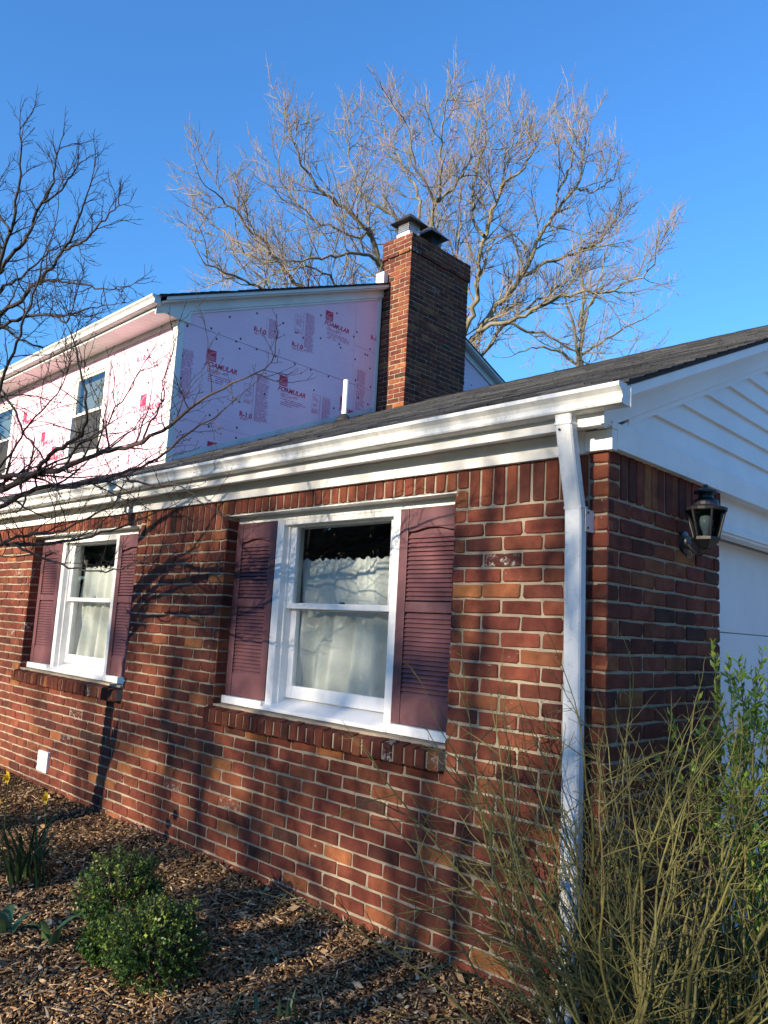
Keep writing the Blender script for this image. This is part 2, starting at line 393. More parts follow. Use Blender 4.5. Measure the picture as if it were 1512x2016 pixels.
# side (garage) wall
for j in range(-1, 29):
    z0 = C0+CH*(j-1)+g; z1 = C0+CH*j-g
    off = BL-0.006 if j % 2 == 0 else 0.099
    ys = [0.0]; y = off
    while y < 1.09-0.03: ys.append(y); y += BL
    ys.append(1.09)
    for a, b in zip(ys[:-1], ys[1:]):
        add_brick(rb, a+g if a > 0 else 0.0, b-g if b < 1.09 else b, z0, z1, fnB, 'side')
    for (q0, q1) in ((6.0, 10.0),):
        y = q0-(0 if j % 2 else BL/2)
        while y < q1:
            add_brick(rb, max(y, q0)+g, min(y+BL, q1)-g, z0, z1, fnB, 'pier'); y += BL
    # return into the garage opening
    add_brick(rb, -0.10, -0.001, z0, z1, lambda u, v, n: (u, 1.09+n, v), 'side', 0.03)
for j in range(29, 32):
    z0 = C0+CH*(j-1)+g; z1 = min(C0+CH*j-g, 2.14)
    add_brick(rb, 0.0, 0.099-g, z0, z1, fnB, 'side')
y = 0.099
while y < 1.06:
    add_brick(rb, y+g, y+CH-g, zs+g, 2.135, fnB, 'side'); y += CH
# bricks of the two sills: rowlocks on a slope, nosing out past the wall
SILL = []
for wi, (a, b) in enumerate(WIN):
    n = int(round((b-a+0.02)/CH)); w = (b-a+0.02)/n
    for k in range(n):
        u0 = a-0.02+w*k+g*.9; u1 = u0+w-2*g*.9
        dz = rb.uniform(-.0025, .0025); dn = rb.uniform(-.003, .003)
        def fs_(u, v, nn, dz=dz, dn=dn):   # v: 0..0.092 front height, nn: out
            return (u, -(0.050+nn+dn)+v*0.10, 0.775+dz+v*0.985-(nn+0.0)*0.0+(0.0))
        vs, fs = brick_verts(rb, u0, u1, 0.0, 0.090, 0.0, 0.0, 1.0)
        # shape it by hand: front face leaning back, top sloping up to the window
        P = []
        y0 = -0.050-dn; y1 = 0.10; zf0 = 0.778+dz; zf1 = 0.862+dz; zb = 0.892+dz*.5
        e = 0.004
        P = [(u0+e, y0, zf0+e), (u1-e, y0, zf0+e), (u1-e, y0, zf1-e), (u0+e, y0, zf1-e),
             (u0, y0+e, zf0), (u1, y0+e, zf0), (u1, y0+e*1.6, zf1), (u0, y0+e*1.6, zf1),
             (u0, y1, zf0), (u1, y1, zf0), (u1, y1, zb), (u0, y1, zb)]
        P = [(p[0]+rb.uniform(-.0015, .0015), p[1]+rb.uniform(-.001, .001), p[2]+rb.uniform(-.0015, .0015)) for p in P]
        Fc = [(0, 1, 2, 3), (0, 4, 5, 1), (1, 5, 6, 2), (2, 6, 7, 3), (3, 7, 4, 0), (4, 8, 9, 5), (5, 9, 10, 6), (6, 10, 11, 7), (7, 11, 8, 4), (8, 11, 10, 9)]
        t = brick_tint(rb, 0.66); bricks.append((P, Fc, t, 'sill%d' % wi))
# chimney
CX0, CX1, CY0, CY1, CZ0, CZ1 = -5.905, -5.40, 4.46, 5.70, 4.0, 6.72
cor = 6.50
nrow = int((CZ1-CZ0)/CH)
for j in range(nrow+1):
    z1 = CZ1-CH*j-g; z0 = z1-CH+2*g
    o = 0.022 if z1 > cor else 0.0
    for face in ('f', 'r', 'l', 'b'):
        L0, L1 = (CX0-o, CX1+o) if face in 'fb' else (CY0-o, CY1+o)
        sh = (j+(face in 'rl')) % 2
        u = L0-(BL/2 if sh else 0)
        fnc = {'f': lambda u, v, n: (u, CY0-o-n, v), 'r': lambda u, v, n: (CX1+o+n, u, v),
               'l': lambda u, v, n: (CX0-o-n, u, v), 'b': lambda u, v, n: (u, CY1+o+n, v)}[face]
        if face == 'l' and z1 < 5.9: continue
        if face == 'b' and z1 < 5.0: continue
        while u < L1-0.01:
            p = max(u, L0); q = min(u+BL, L1)
            add_brick(rb, p+(g if p > L0 else 0), q-(g if q < L1 else 0), z0, z1, fnc, 'chimney', 0.03, tint=brick_tint(rb, 1.05), spread=0.002)
            u += BL
# --- emit: the bricks that show largest are objects of their own, the rest is joined per wall
wall_front = MB()
holes = [(a, b, OZ0, OZ1) for a, b in WIN]
def slab_rects(u0, u1, v0, v1, holes):
    us = sorted({u0, u1, *[h[0] for h in holes], *[h[1] for h in holes]}); vs = sorted({v0, v1, *[h[2] for h in holes], *[h[3] for h in holes]})
    out = []
    for a, b in zip(us[:-1], us[1:]):
        col = []
        for c, d in zip(vs[:-1], vs[1:]):
            if any(h[0] <= a and b <= h[1] and h[2] <= c and d <= h[3] for h in holes): continue
            if col and abs(col[-1][1]-c) < 1e-9: col[-1][1] = d
            else: col.append([c, d])
        out += [(a, b, c, d) for c, d in col]
    return out
for a, b, c, d in slab_rects(XL, -0.007, -0.15, 2.30, holes): wall_front.box(a, b, 0.007, 0.24, c, d)
wall_front = wall_front.build('brick_wall', M_mortar, house)
wall_side = MB(); wall_side.box(-0.20, -0.007, 0.24, 1.083, -0.15, 2.30);
wall_side = wall_side.build('brick_wall', M_mortar, house); wall_side['label'] = 'brick wall beside the garage door'
wall_pier = MB(); wall_pier.box(-0.20, -0.007, 6.007, 10.0, -0.15, 2.30); wall_pier = wall_pier.build('brick_wall', M_mortar, house)
ch = MB(); ch.box(CX0+.007, CX1-.007, CY0+.007, CY1-.007, CZ0, CZ1-.01); ch.box(CX0-.015, CX1+.015, CY0-.015, CY1+.015, cor+.008, CZ1-.008)
chimney = ch.build('chimney', M_mortar, house)
sills = []
for a, b in WIN:
    s_ = MB(); s_.hexa([(a-.016, -.043, .785), (b-.003, -.043, .785), (b-.003, .10, .785), (a-.016, .10, .785), (a-.016, -.043, .855), (b-.003, -.043, .855), (b-.003, .10, .884), (a-.016, .10, .884)])
    sills.append(s_.build('brick_sill', M_mortar, house))
OWN = {'front': wall_front, 'side': wall_side, 'pier': wall_pier, 'chimney': chimney, 'sill0': sills[0], 'sill1': sills[1]}
def shown(b):
    P = np.array(b[0][:4]+b[0][4:10:2]); px = [proj(p) for p in P]
    if any(q[2] < 0.1 for q in px): return 0
    xs = [q[0] for q in px]; ys = [q[1] for q in px]
    if max(xs) < 0 or min(xs) > 1512 or max(ys) < 0 or min(ys) > 2016: return 0
    return (max(xs)-min(xs))*(max(ys)-min(ys))
order = sorted(range(len(bricks)), key=lambda i: -shown(bricks[i])); single = set(order[:300])
rest = {}
for i, (vs, fs, t, own) in enumerate(bricks):
    if i in single:
        b = MB(); b.tint = t; b._add(vs, fs); b.build('brick', M_brick, OWN[own])
    else:
        b = rest.setdefault(own, MB()); b.tint = t; b._add(vs, fs)
for own, b in rest.items(): b.build('brickwork', M_brick, OWN[own], kind='stuff')

# --- rooms behind the windows, so the panes look into dark space
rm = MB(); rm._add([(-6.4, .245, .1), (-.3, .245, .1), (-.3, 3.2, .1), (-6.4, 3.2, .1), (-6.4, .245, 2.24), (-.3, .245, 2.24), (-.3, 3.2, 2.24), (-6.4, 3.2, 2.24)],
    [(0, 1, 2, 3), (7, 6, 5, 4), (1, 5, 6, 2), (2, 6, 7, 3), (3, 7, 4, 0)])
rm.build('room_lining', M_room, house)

# --- windows, shutters
def window(a, b, dx):
    L, R = -2.20+dx, -1.195+dx           # outer edges of the casing
    iL, iR = -2.137+dx, -1.245+dx
    c = MB()
    c.box(L, iL, .088, .150, .905, 1.985); c.box(iR, R, .088, .150, .905, 1.985)           # side casings
    c.box(iL-.03, iL+.012, .125, .24, .93, 1.975); c.box(iR-.012, iR+.03, .125, .24, .93, 1.975)   # jambs
    c.box(iL, iR, .095, .150, 1.955, 1.985); c.box(iL, iR, .13, .24, 1.945, 1.965)
    win = c.build('window', M_sash, house, bevel=.003)
    h = MB(); h.box(a+.002, b-.002, .092, .20, 1.985, 2.031); h.build('head_board', M_sash, win)
    li = MB(); li.box(a+.002, b-.002, .012, .0915, 2.022, 2.0295); li.build('lintel', M_white, win)
    s = MB(); s.hexa([(iL-.06, .055, .888), (iR+.05, .055, .888), (iR+.05, .24, .888), (iL-.06, .24, .888), (iL-.06, .055, .908), (iR+.05, .055, .908), (iR+.05, .24, .968), (iL-.06, .24, .968)])
    s.build('window_sill', M_sash, win, bevel=.004)
    for (p, q) in ((a+.002, L-.001), (R+.001, b-.002)):
        k = MB(); k.box(p, q, .060, .135, .888, .933); k.build('shutter_sill', M_sash, win, bevel=.003)
        k = MB(); k.box(p, q, .113, .14, .934, 1.984); k.build('shutter_backing', M_sash, win)
    # upper sash outside, lower sash inside
    def sash(nm, y0, y1, z0, z1, bot, top, st):
        f = MB(); f.box(iL+.012, iL+.012+st, y0, y1, z0, z1); f.box(iR-.012-st, iR-.012, y0, y1, z0, z1)
        f.box(iL+.012+st, iR-.012-st, y0+.0015, y1-.0015, z0, z0+bot); f.box(iL+.012+st, iR-.012-st, y0+.0015, y1-.0015, z1-top, z1)
        so = f.build(nm, M_sash, win, bevel=.002)
        return so, (iL+.012+st, iR-.012-st, z0+bot, z1-top)
    u, gu = sash('upper_sash', .138, .168, 1.470, 1.965, .032, .022, .050)
    l, gl_ = sash('lower_sash', .176, .206, .962, 1.502, .070, .040, .048)
    for (q, ym) in ((gu, .153), (gl_, .191)):
        p = MB(); p.box(q[0]-.004, q[1]+.004, ym-.0015, ym+.0015, q[2]-.004, q[3]+.004); p.build('pane', M_glass, win)
    lk = MB(); xm = (iL+iR)/2+.03; lk.lathe((xm, .158, 1.503), [(.011, 0), (.010, .006), (.004, .010)], 10); lk.box(xm-.03, xm+.006, .154, .162, 1.505, 1.511); lk.build('sash_lock', M_black, win)
    # shutters
    for (p, q) in ((a+.004, L-.003), (R+.003, b-.004)):
        z0, z1 = .937, 1.982; st = .056
        f = MB(); f.box(p, p+st, .083, .111, z0, z1); f.box(q-st, q, .083, .111, z0, z1)
        f.box(p+st, q-st, .087, .111, z0, z0+.135); f.box(p+st, q-st, .087, .111, z1-.095, z1); f.box(p+st, q-st, .087, .111, 1.470, 1.520)
        # arched lower edge of the top rail
        n = 14; top = z1-.094
        arch = [(p+st, top)]+[(p+st+(q-p-2*st)*k/n, top-.020+.018*max(0, math.sin(math.pi*(k/n-.12)/.76)) if .12 < k/n < .88 else top-.020) for k in range(n+1)]+[(q-st, top)]
        f.prism(arch, 'y', .089, .110)
        sh = f.build('shutter', M_shutter, house, bevel=.0025)
        sc = MB()
        for zz in (z1-.03, z0+.03): sc.lathe((0, 0, 0), [(.004, 0), (.004, .003)], 8)
        bk = MB(); bk.box(p+st, q-st, .1095, .1105, z0+.135, z1-.095); bk.build('shutter_back', M_shutter, sh)
        sm = slat_mesh(q-p-2*st)
        zs_ = [z0+.135+.0105+.0218*k for k in range(40)]
        for zz in zs_:
            if zz < 1.470-.010 or 1.520+.009 < zz < z1-.120: 
                o = link('slat', sm, None, sh); o.location = ((p+q)/2, .098, zz)
    return win
_slat = {}
def slat_mesh(w):
    k = round(w, 4)
    if k not in _slat:
        m = MB(); h = w/2
        m.hexa([(-h, -.0105, -.012), (h, -.0105, -.012), (h, -.006, -.013), (-h, -.006, -.013), (-h, .006, .0115), (h, .006, .0115), (h, .0100, .0110), (-h, .0100, .0110)])
        me = bpy.data.meshes.new('slat'); me.from_pydata(m.v, [], m.f); me.materials.append(M_shutter); fix_normals(me); _slat[k] = me
    return _slat[k]
window(*WIN[0], 0.0)
window(*WIN[1], -2.955)
def curtain(dx, label, seed):
    r = random.Random(seed); x0, x1 = -2.20+dx, -1.26+dx; nx, nz = 110, 40
    V = []; Q = []
    ph = [r.uniform(0, 6.28) for _ in range(6)]
    for j in range(nz+1):
        v = j/nz; z = 1.765-v*.80
        for i in range(nx+1):
            u = i/nx
            amp = .012+.022*v
            yy = .262+amp*(math.sin(u*38+ph[0]+.6*math.sin(v*3+ph[1]))+.6*math.sin(u*21+ph[2]+v*1.3)+.35*math.sin(u*67+ph[3]))
            if v < .09: yy += .004*math.sin(u*160+ph[4])
            left = .045*math.sin(math.pi*min(1, v/.9))**2 if dx == 0 else .16-.10*v
            x = x0+left*(x1-x0)*.75+u*((x1-x0)*(1-left*.75))
            zz = z+(.006*math.sin(u*120+ph[5])+.005*math.sin(u*71) if j == 0 else 0)
            V.append((x, yy, zz))
    for j in range(nz):
        for i in range(nx): Q.append((j*(nx+1)+i, j*(nx+1)+i+1, (j+1)*(nx+1)+i+1, (j+1)*(nx+1)+i))
    o = np_mesh('curtain', V, Q, M_curtain, smooth=True)
    m = o.modifiers.new('solid', 'SOLIDIFY'); m.thickness = .0012
    tag(o, label, 'curtain', 'cafe curtains behind the lower panes'); return o
curtain(0.0, 'white cotton cafe curtain in the window next to the downspout', 3)
curtain(-2.955, 'white cotton cafe curtain in the window beyond the brick pier, drawn half aside', 5)

# --- eave of the lower roof
RM = 0.42; RY0 = -0.15; RZ0 = 2.345; RIDGE = 5.0
def roof_z(y): return RZ0+RM*(y-RY0) if y <= RIDGE else RZ0+RM*(2*RIDGE-y-RY0)
m = MB(); m.box(XL, -.092, -.022, .012, FR, 2.214); m.build('frieze_board', M_white, house, bevel=.002)
m = MB(); m.box(-.089, .001, -.028, .012, FR+.004, 2.206); m.box(.0015, .030, -.030, .012, FR+.002, 2.205); m.build('frieze_return', M_white, house, bevel=.002)
m = MB(); m.box(XL, .03, -.104, .012, 2.2145, 2.224); m.build('soffit', M_white, house)
m = MB(); m.box(XL, .045, -.122, -.1045, 2.203, 2.335); m.build('fascia', M_white, house)
m = MB(); m.box(XL, -.155, -.128, -.096, 2.1975, 2.2045); m.box(-.05, .035, -.128, -.096, 2.1975, 2.2045); m.build('fascia_moulding', M_white, house, bevel=.001)
def gutter_profile(y, z):   # outer K-style profile, y = back face, z = bottom
    o = [(0, 0), (-.052, 0), (-.062, .003), (-.066, .010), (-.066, .016), (-.058, .019), (-.060, .032), (-.068, .046), (-.080, .056), (-.088, .062), (-.088, .078), (-.080, .078)]
    i = [(-.080, .074), (-.084, .072), (-.084, .065), (-.077, .060), (-.064, .049), (-.056, .034), (-.054, .018), (-.058, .012), (-.052, .004), (-.004, .004), (-.004, .082), (0, .082)]
    return [(y+p, z+q) for p, q in o+i]
m = MB(); m.prism(gutter_profile(-.123, 2.249), 'x', XL, .150); gut = m.build('gutter', M_gutter, house)
m = MB(); m.prism([(-.123, 2.248), (-.176, 2.248), (-.190, 2.252), (-.190, 2.266), (-.183, 2.27), (-.184, 2.283), (-.192, 2.296), (-.205, 2.306), (-.2125, 2.312), (-.2125, 2.328), (-.123, 2.332)], 'x', .1505, .1535)
m.build('end_cap', M_gutter, gut)
m = MB(); m.box(.150, .1565, -.1255, -.119, 2.246, 2.335); m.build('end_flange', M_gutter, gut)
# downspout
def downspout():
    path = [(-.106, -.150, 2.255), (-.106, -.148, 2.225), (-.105, -.122, 2.10), (-.104, -.078, 1.925), (-.104, -.068, 1.885), (-.102, -.066, 1.80), (-.098, -.066, 1.2), (-.095, -.066, .6), (-.093, -.066, .12), (-.093, -.075, .07), (-.093, -.16, .03)]
    w, d = .0365, .0255
    pro = []
    for (u, v) in [(-1, -1), (1, -1), (1, 1), (-1, 1)]: pass
    sidesv = [-.70, -.45, -.35, -.05, .05, .40, .50, .80]
    pro += [(-w*.86, -d), (-w*.3, -d*1.0), (w*.3, -d*1.0), (w*.86, -d)]
    k = 1
    for s in sidesv: pro.append((w if k else w*.93, d*s)); k = 1-k if s in (-.45, -.05, .40, .80) or s in (-.70, -.35, .05, .50) else k
    pro += [(w*.86, d), (-w*.86, d)]
    k = 1
    for s in sidesv[::-1]: pro.append((-w if k else -w*.93, d*s)); k = 1-k
    P = [Vector(p) for p in path]; n = len(pro); V = []; Q = []
    for i, p in enumerate(P):
        t = (P[min(i+1, len(P)-1)]-P[max(i-1, 0)]).normalized()
        X = Vector((1, 0, 0)); X = (X-t*X.dot(t)).normalized(); Y = t.cross(X)
        if Y.y < 0: Y = -Y
        for (u, v) in pro: V.append(p+X*u+Y*v)
    for i in range(len(P)-1):
        for k in range(n): Q.append((i*n+k, i*n+(k+1) % n, (i+1)*n+(k+1) % n, (i+1)*n+k))
    b = MB(); b._add(V, Q); ds = b.build('downspout', M_gutter, house)
    for (cx_, cy_, cz_) in ((-.104, -.0665, 1.893), (-.106, -.1465, 2.214)):
        q = MB(); q.box(cx_-.0385, cx_+.0385, cy_-.0275, cy_+.0275, cz_-.006, cz_+.006); q.build('elbow_crimp', M_gutter, ds, bevel=.003)
    s = MB(); s.box(-.146, -.0635, -.0945, -.0925, 1.800, 1.880); s.box(-.0655, -.0635, -.0925, .002, 1.800, 1.880); s.box(-.146, -.144, -.0925, .002, 1.80, 1.88)
    s = MB(); s.box(-.0640, -.0622, -.062, .006, 1.800, 1.888); s.build('strap', M_gutter, ds)
    for (p) in ((-.062, -.045, 1.875), (-.062, -.045, 1.815)):
        q = MB(); q.box(p[0], p[0]+.004, p[1]-.004, p[1]+.004, p[2]-.004, p[2]+.004); q.build('screw', M_black, ds)
    q = MB(); q.lathe((0, 0, 0), [(.005, 0), (.005, .003), (.002, .005)], 8); so = q.build('screw', M_black, ds); so.location = (-.120, -.170, 2.19); so.rotation_euler = (math.radians(90), 0, 0)
downspout()
# --- roofs
def roof(name, x0, x1, y0, z0, m_, ridge, th, rows_from, parent, seed, tab=(.22, .34)):
    zr = z0+m_*(ridge-y0)
    d = MB(); d.prism([(y0, z0-th), (ridge, zr-th), (2*ridge-y0, z0-th), (2*ridge-y0, z0-.007), (ridge, zr-.007), (y0, z0-.007)], 'x', x0, x1)
    ro = d.build(name, M_deck, parent)
    r = random.Random(seed); b = MB(); step = .128; cs = 1/math.hypot(1, m_); L = (ridge-y0)/cs; n = int(L/step)+1
    for k in range(n):
        s0 = k*step-.012; s1 = min(s0+step+.012, L)
        x = x0-.01-r.uniform(0, .3)
        while x < x1+.012:
            w = r.uniform(*tab); a = max(x, x0-.012); c = min(x+w-.004, x1+.012); x += w
            if c-a < .02: continue
            lam = r.choice((0, 0, .002)); g_ = r.choice((.030, .040, .048, .058, .026))*r.uniform(.85, 1.15); b.tint = (g_*.95, g_, g_*1.10, 1)
            ya, yb = y0+s0*cs, y0+s1*cs; za, zb = z0+s0*m_*cs, z0+s1*m_*cs
            e0 = .004+lam; jt = r.uniform(-.004, .004)
            b.hexa([(a, ya+jt, za-.006), (c, ya+jt, za-.006), (c, yb, zb-.006), (a, yb, zb-.006), (a, ya+jt, za+e0), (c, ya+jt, za+e0), (c, yb, zb-.001), (a, yb, zb-.001)])
    b.build('shingles', M_roof, ro, kind='stuff')
    b = MB(); x = x0
    while x < x1:
        w = min(.3, x1+.01-x); g_ = r.uniform(.016, .028); b.tint = (g_, g_, g_, 1)
        for sgn in (-1, 1):
            b.hexa([(x, ridge, zr-.004), (x+w, ridge, zr-.004), (x+w, ridge+sgn*.13, zr-.13*m_-.004), (x, ridge+sgn*.13, zr-.13*m_-.004), (x, ridge, zr+.016), (x+w, ridge, zr+.012), (x+w, ridge+sgn*.13, zr-.13*m_+.012), (x, ridge+sgn*.13, zr-.13*m_+.016)])
        x += .3
    b.build('ridge_cap', M_roof, ro, kind='stuff')
    return ro
roof('roof', XL, .155, RY0, RZ0, RM, RIDGE, .022, 0, house, 4)
# --- garage gable: rakes, siding
def slope_board(b, x0, x1, ya, yb, zoff0, zoff1, cut_ends=True):
    # parallelogram along the rake; zoff measured from the roof top plane, both slopes
    for s in (0, 1):
        P = []
        for x in (x0, x1):
            pts = [(ya, roof_z(ya)+zoff0), (yb, roof_z(yb)+zoff0), (yb, roof_z(yb)+zoff1), (ya, roof_z(ya)+zoff1)]
            if s: pts = [(2*RIDGE-p, z) for p, z in pts]
            P += [(x, p, z) for p, z in pts]
        b.hexa(P)
    return b
b = MB(); slope_board(b, .128, .150, -.118, RIDGE, -.066, -.0225); b.build('rake_fascia', M_white, house, bevel=.002)
b = MB(); slope_board(b, .024, .128, -.10, RIDGE, -.075, -.068); b.build('rake_soffit', M_white, house)
b = MB(); slope_board(b, -.005, .025, -.085, RIDGE, -.180, -.0765); b.build('rake_frieze', M_vinyl, house, bevel=.002)
b = MB(); slope_board(b, -.005, .017, .13, RIDGE, -.207, -.1815); b.build('rake_channel', M_vinyl, house)
b = MB(); b.prism([(-.0, 2.14), (10.0, 2.14), (10.0, 2.30), (RIDGE, roof_z(RIDGE)-.05), (0, 2.30)], 'x', -.12, -.012); b.build('gable_sheathing', M_deck, house)
b = MB(); b.box(-.11, .031, .013, 10.0, 2.131, 2.236); b.box(.0, .0311, -.029, .0125, 2.2065, 2.236); b.build('gable_band', M_vinyl, house, bevel=.002)
gs = MB(); gs.box(-.011, -.004, .25, 9.75, 2.2365, 2.25); gs = gs.build('gable_siding', M_vinyl, house)
def ymin(z): return RY0+(z+.195-RZ0)/RM
k = 0; z = 2.242
while True:
    z1 = z+.116
    if ymin(z1) > RIDGE-.15: break
    ya, yb = ymin(z), ymin(z1)
    ya = max(ya, .06); yb = max(yb, .06)
    for seg in range(2):          # two lengths with a butt joint out of view
        e0 = (ya, yb) if seg == 0 else (4.6, 4.6); e1 = (4.597, 4.597) if seg == 0 else (10-ya, 10-yb)
        if seg == 0 and ya > 4.5: continue
        p = MB(); p.hexa([(-.006, e0[0], z), (.0165, e0[0], z), (.0165, e1[0], z), (-.006, e1[0], z), (-.006, e0[1], z1+.006), (-.0005, e0[1], z1+.006), (-.0005, e1[1], z1+.006), (-.006, e1[1], z1+.006)])
        p._add([(.0125, e0[0], z), (.0125, e1[0], z), (.0125, e1[0], z+.012), (.0125, e0[0], z+.012)], [(0, 1, 2, 3)]) if False else None
        p.build('siding_plank', M_vinyl, gs)
    z = z1
# --- garage door
b = MB(); b.box(-.10, -.03, 1.092, 6.0, 1.985, 2.132); b.build('door_header', M_vinyl, house, bevel=.002)
b = MB(); b.box(-.10, -.018, 1.092, 6.0, 1.955, 1.986); b.box(-.10, -.028, 1.092, 6.0, 1.940, 1.956); b.build('door_moulding', M_vinyl, house, bevel=.003)
b = MB(); b.box(-.145, -.105, 1.092, 1.16, -.05, 1.94); b.build('door_jamb', M_vinyl, house)
gd = MB(); gd.box(-.20, -.165, 1.09, 6.0, -.05, 1.96); gd = gd.build('garage_door', M_vinyl, house)
for k in range(4):
    p = MB(); p.box(-.166, -.140, 1.0905, 6.0, .0+.487*k, .0+.487*(k+1)-.004); p.build('door_panel', M_vinyl, gd, bevel=.004)

# --- vent cover low on the front wall
vb = MB(); vb.box(-4.93, -4.755, -.022, .003, .130, .285); vc = vb.build('vent_cover', M_pvc, house, bevel=.004)
for k in range(3):
    v = MB(); v.hexa([(-4.918, -.030, .143+.045*k), (-4.767, -.030, .143+.045*k), (-4.767, -.0225, .143+.045*k), (-4.918, -.0225, .143+.045*k), (-4.918, -.0245, .184+.045*k), (-4.767, -.0245, .184+.045*k), (-4.767, -.0225, .184+.045*k), (-4.918, -.0225, .184+.045*k)]); v.build('louvre', M_pvc, vc)

# ------------------------------------------------------------------ upper storey
UX, UY = -5.92, 1.405; URM = .406; UEY = 1.075; UEZ = 4.728; URIDGE = 4.99
def uroof_z(y): return UEZ+URM*(y-UEY) if y <= URIDGE else UEZ+URM*(2*URIDGE-y-UEY)
UWIN = [(-8.40, -7.47, 3.33, 4.42), (-11.35, -10.42, 3.33, 4.42)]
fw = MB()
for a, b_, c, d in slab_rects(XL, UX-.002, 2.75, 4.62, UWIN): fw.box(a, b_, UY+.013, UY+.12, c, d)
fw = fw.build('upper_front_wall', M_deck, house)
def panel_rects(u0, u1, v0, v1, holes): return slab_rects(u0, u1, v0, v1, holes)
# foam sheets of the front: 1.22 m strips
prev = 2.76
for (c, d) in ((2.95, 3.505), (3.508, 4.575), (4.578, 4.61)):
    for (a, b_) in ((XL, -9.4), (-9.397, UX-.003)):
        p = MB()
        for q in slab_rects(a, b_, c, d, [(max(h[0], a), min(h[1], b_), max(h[2], c), min(h[3], d)) for h in UWIN if h[0] < b_ and h[1] > a and h[2] < d and h[3] > c]):
            p.box(q[0], q[1], UY, UY+.012, q[2], q[3])
        p.build('foam_panel', M_foam, fw)
gwv = MB(); 
gwv.prism([(UY+.013, 2.75), (8.58, 2.75), (8.58, uroof_z(8.58)-.10), (URIDGE, uroof_z(URIDGE)-.10), (UY+.013, uroof_z(UY)-.10)], 'x', UX-.12, UX-.0005)
gw = gwv.build('upper_gable_wall', M_deck, house)
def gp(poly): 
    p = MB(); p.prism(poly, 'x', UX, UX+.013); return p.build('foam_panel', M_foam, gw)
ut = lambda y: uroof_z(y)-.145
gp([(UY, 3.0), (2.55, 3.3), (2.55, 3.51), (UY, 3.51)])
gp([(UY, 3.513), (3.80, 3.513), (3.80, 4.553), (UY, 4.585)])
gp([(1.44, 4.590), (3.985, 4.557), (3.985, ut(3.985)), (1.44, ut(1.44))])
gp([(3.988, 4.557), (4.42, 4.552), (4.42, 5.082), (3.988, 5.088)])
gp([(3.803, 3.513), (4.42, 3.70), (4.42, 4.549), (3.803, 4.553)])
gp([(3.988, 5.092), (4.42, 5.086), (4.42, ut(4.42)), (3.988, ut(3.988))])
gp([(5.62, 4.2), (8.57, 3.2), (8.57, ut(8.57)), (5.62, ut(5.62))])
# fastener caps
fc = MB(); rf = random.Random(5)
caps = [(2.13+.28*k+rf.uniform(-.05, .05), 4.57-.012*k*.5) for k in range(6)]+[(1.5, 4.55), (1.47, 4.2), (1.48, 3.95), (1.8, 4.62), (1.88, 4.52), (2.2, 4.50), (2.2, 4.62), (2.6, 4.06), (2.21, 3.9), (2.9, 4.2), (3.35, 4.3), (2.25, 3.45), (2.25, 3.57), (2.6, 3.55), (1.88, 3.5), (1.88, 3.63), (2.68, 4.86), (3.0, 4.95), (3.12, 4.92), (3.4, 5.0), (3.75, 4.98), (3.72, 5.02), (3.0, 5.35), (3.38, 5.30), (3.65, 5.42), (2.4, 5.0), (2.03, 4.83), (4.02, 5.28), (3.97, 5.2), (4.28, 5.12), (4.3, 4.85), (4.33, 4.6), (4.3, 4.35), (4.02, 4.9), (4.05, 4.62), (4.12, 4.4), (3.7, 4.15), (3.3, 3.85), (4.2, 5.02), (4.24, 5.02), (6.5, 5.2), (6.9, 5.0), (6.45, 5.0)]
for (y, z) in caps:
    fc._add([(UX+.0135+(.004 if k == 8 else 0), y+.014*math.cos(k*math.pi/4)*(k < 8), z+.014*math.sin(k*math.pi/4)*(k < 8)) for k in range(9)], [(k, (k+1) % 8, 8) for k in range(8)])
for k in range(46):
    x = rf.uniform(-12, -6.1); z = rf.uniform(3.3, 4.55)
    if any(h[0]-.1 < x < h[1]+.1 and h[2]-.1 < z < h[3]+.1 for h in UWIN): continue
    fc._add([(x+.014*math.cos(q*math.pi/4)*(q < 8), UY-.0005-(.004 if q == 8 else 0), z+.014*math.sin(q*math.pi/4)*(q < 8)) for q in range(9)], [((q+1) % 8, q, 8) for q in range(8)])
fc.build('fastener_caps', M_black, gw, kind='stuff')
# printing on the foam: words, rating, logo squares and small text
_txt = {}
def text_mesh(s, size, shear=0.0, bold=0.0, space=1.0):
    key = (s, size, shear, bold, space)
    if key not in _txt:
        c = bpy.data.curves.new('print', 'FONT'); c.body = s; c.size = size; c.shear = shear; c.offset = bold; c.space_character = space
        c.extrude = .0004; c.resolution_u = 2
        o = bpy.data.objects.new('tmp', c); COL.objects.link(o)
        dg = bpy.context.evaluated_depsgraph_get(); me = bpy.data.meshes.new_from_object(o.evaluated_get(dg)); bpy.data.objects.remove(o)
        _txt[key] = me
    return _txt[key]
PX = UX+.0140
def place_text(name, s, y, z, width, mat, shear=0, bold=0, side=True, space=1.0, parent=None, up=0.0):
    me = text_mesh(s, 1.0, shear, bold, space); xs = [v.co.x for v in me.vertices]; w = max(xs)-min(xs)
    me = me.copy(); me.materials.clear(); me.materials.append(mat); k = width/w
    o = link(name, me, None, parent or gw); o.scale = (k, k, 1)
    if side: o.matrix_world = Matrix(((0, 0, 1, PX), (1, 0, 0, y-min(xs)*k), (0, 1, 0, z), (0, 0, 0, 1)))@Matrix.Rotation(up, 4, 'Z')@Matrix.Diagonal((k, k, 1, 1))
    else: o.matrix_world = Matrix(((1, 0, 0, y-min(xs)*k), (0, 0, -1, UY-.0010), (0, 1, 0, z), (0, 0, 0, 1)))@Matrix.Diagonal((k, k, 1, 1))
    return o
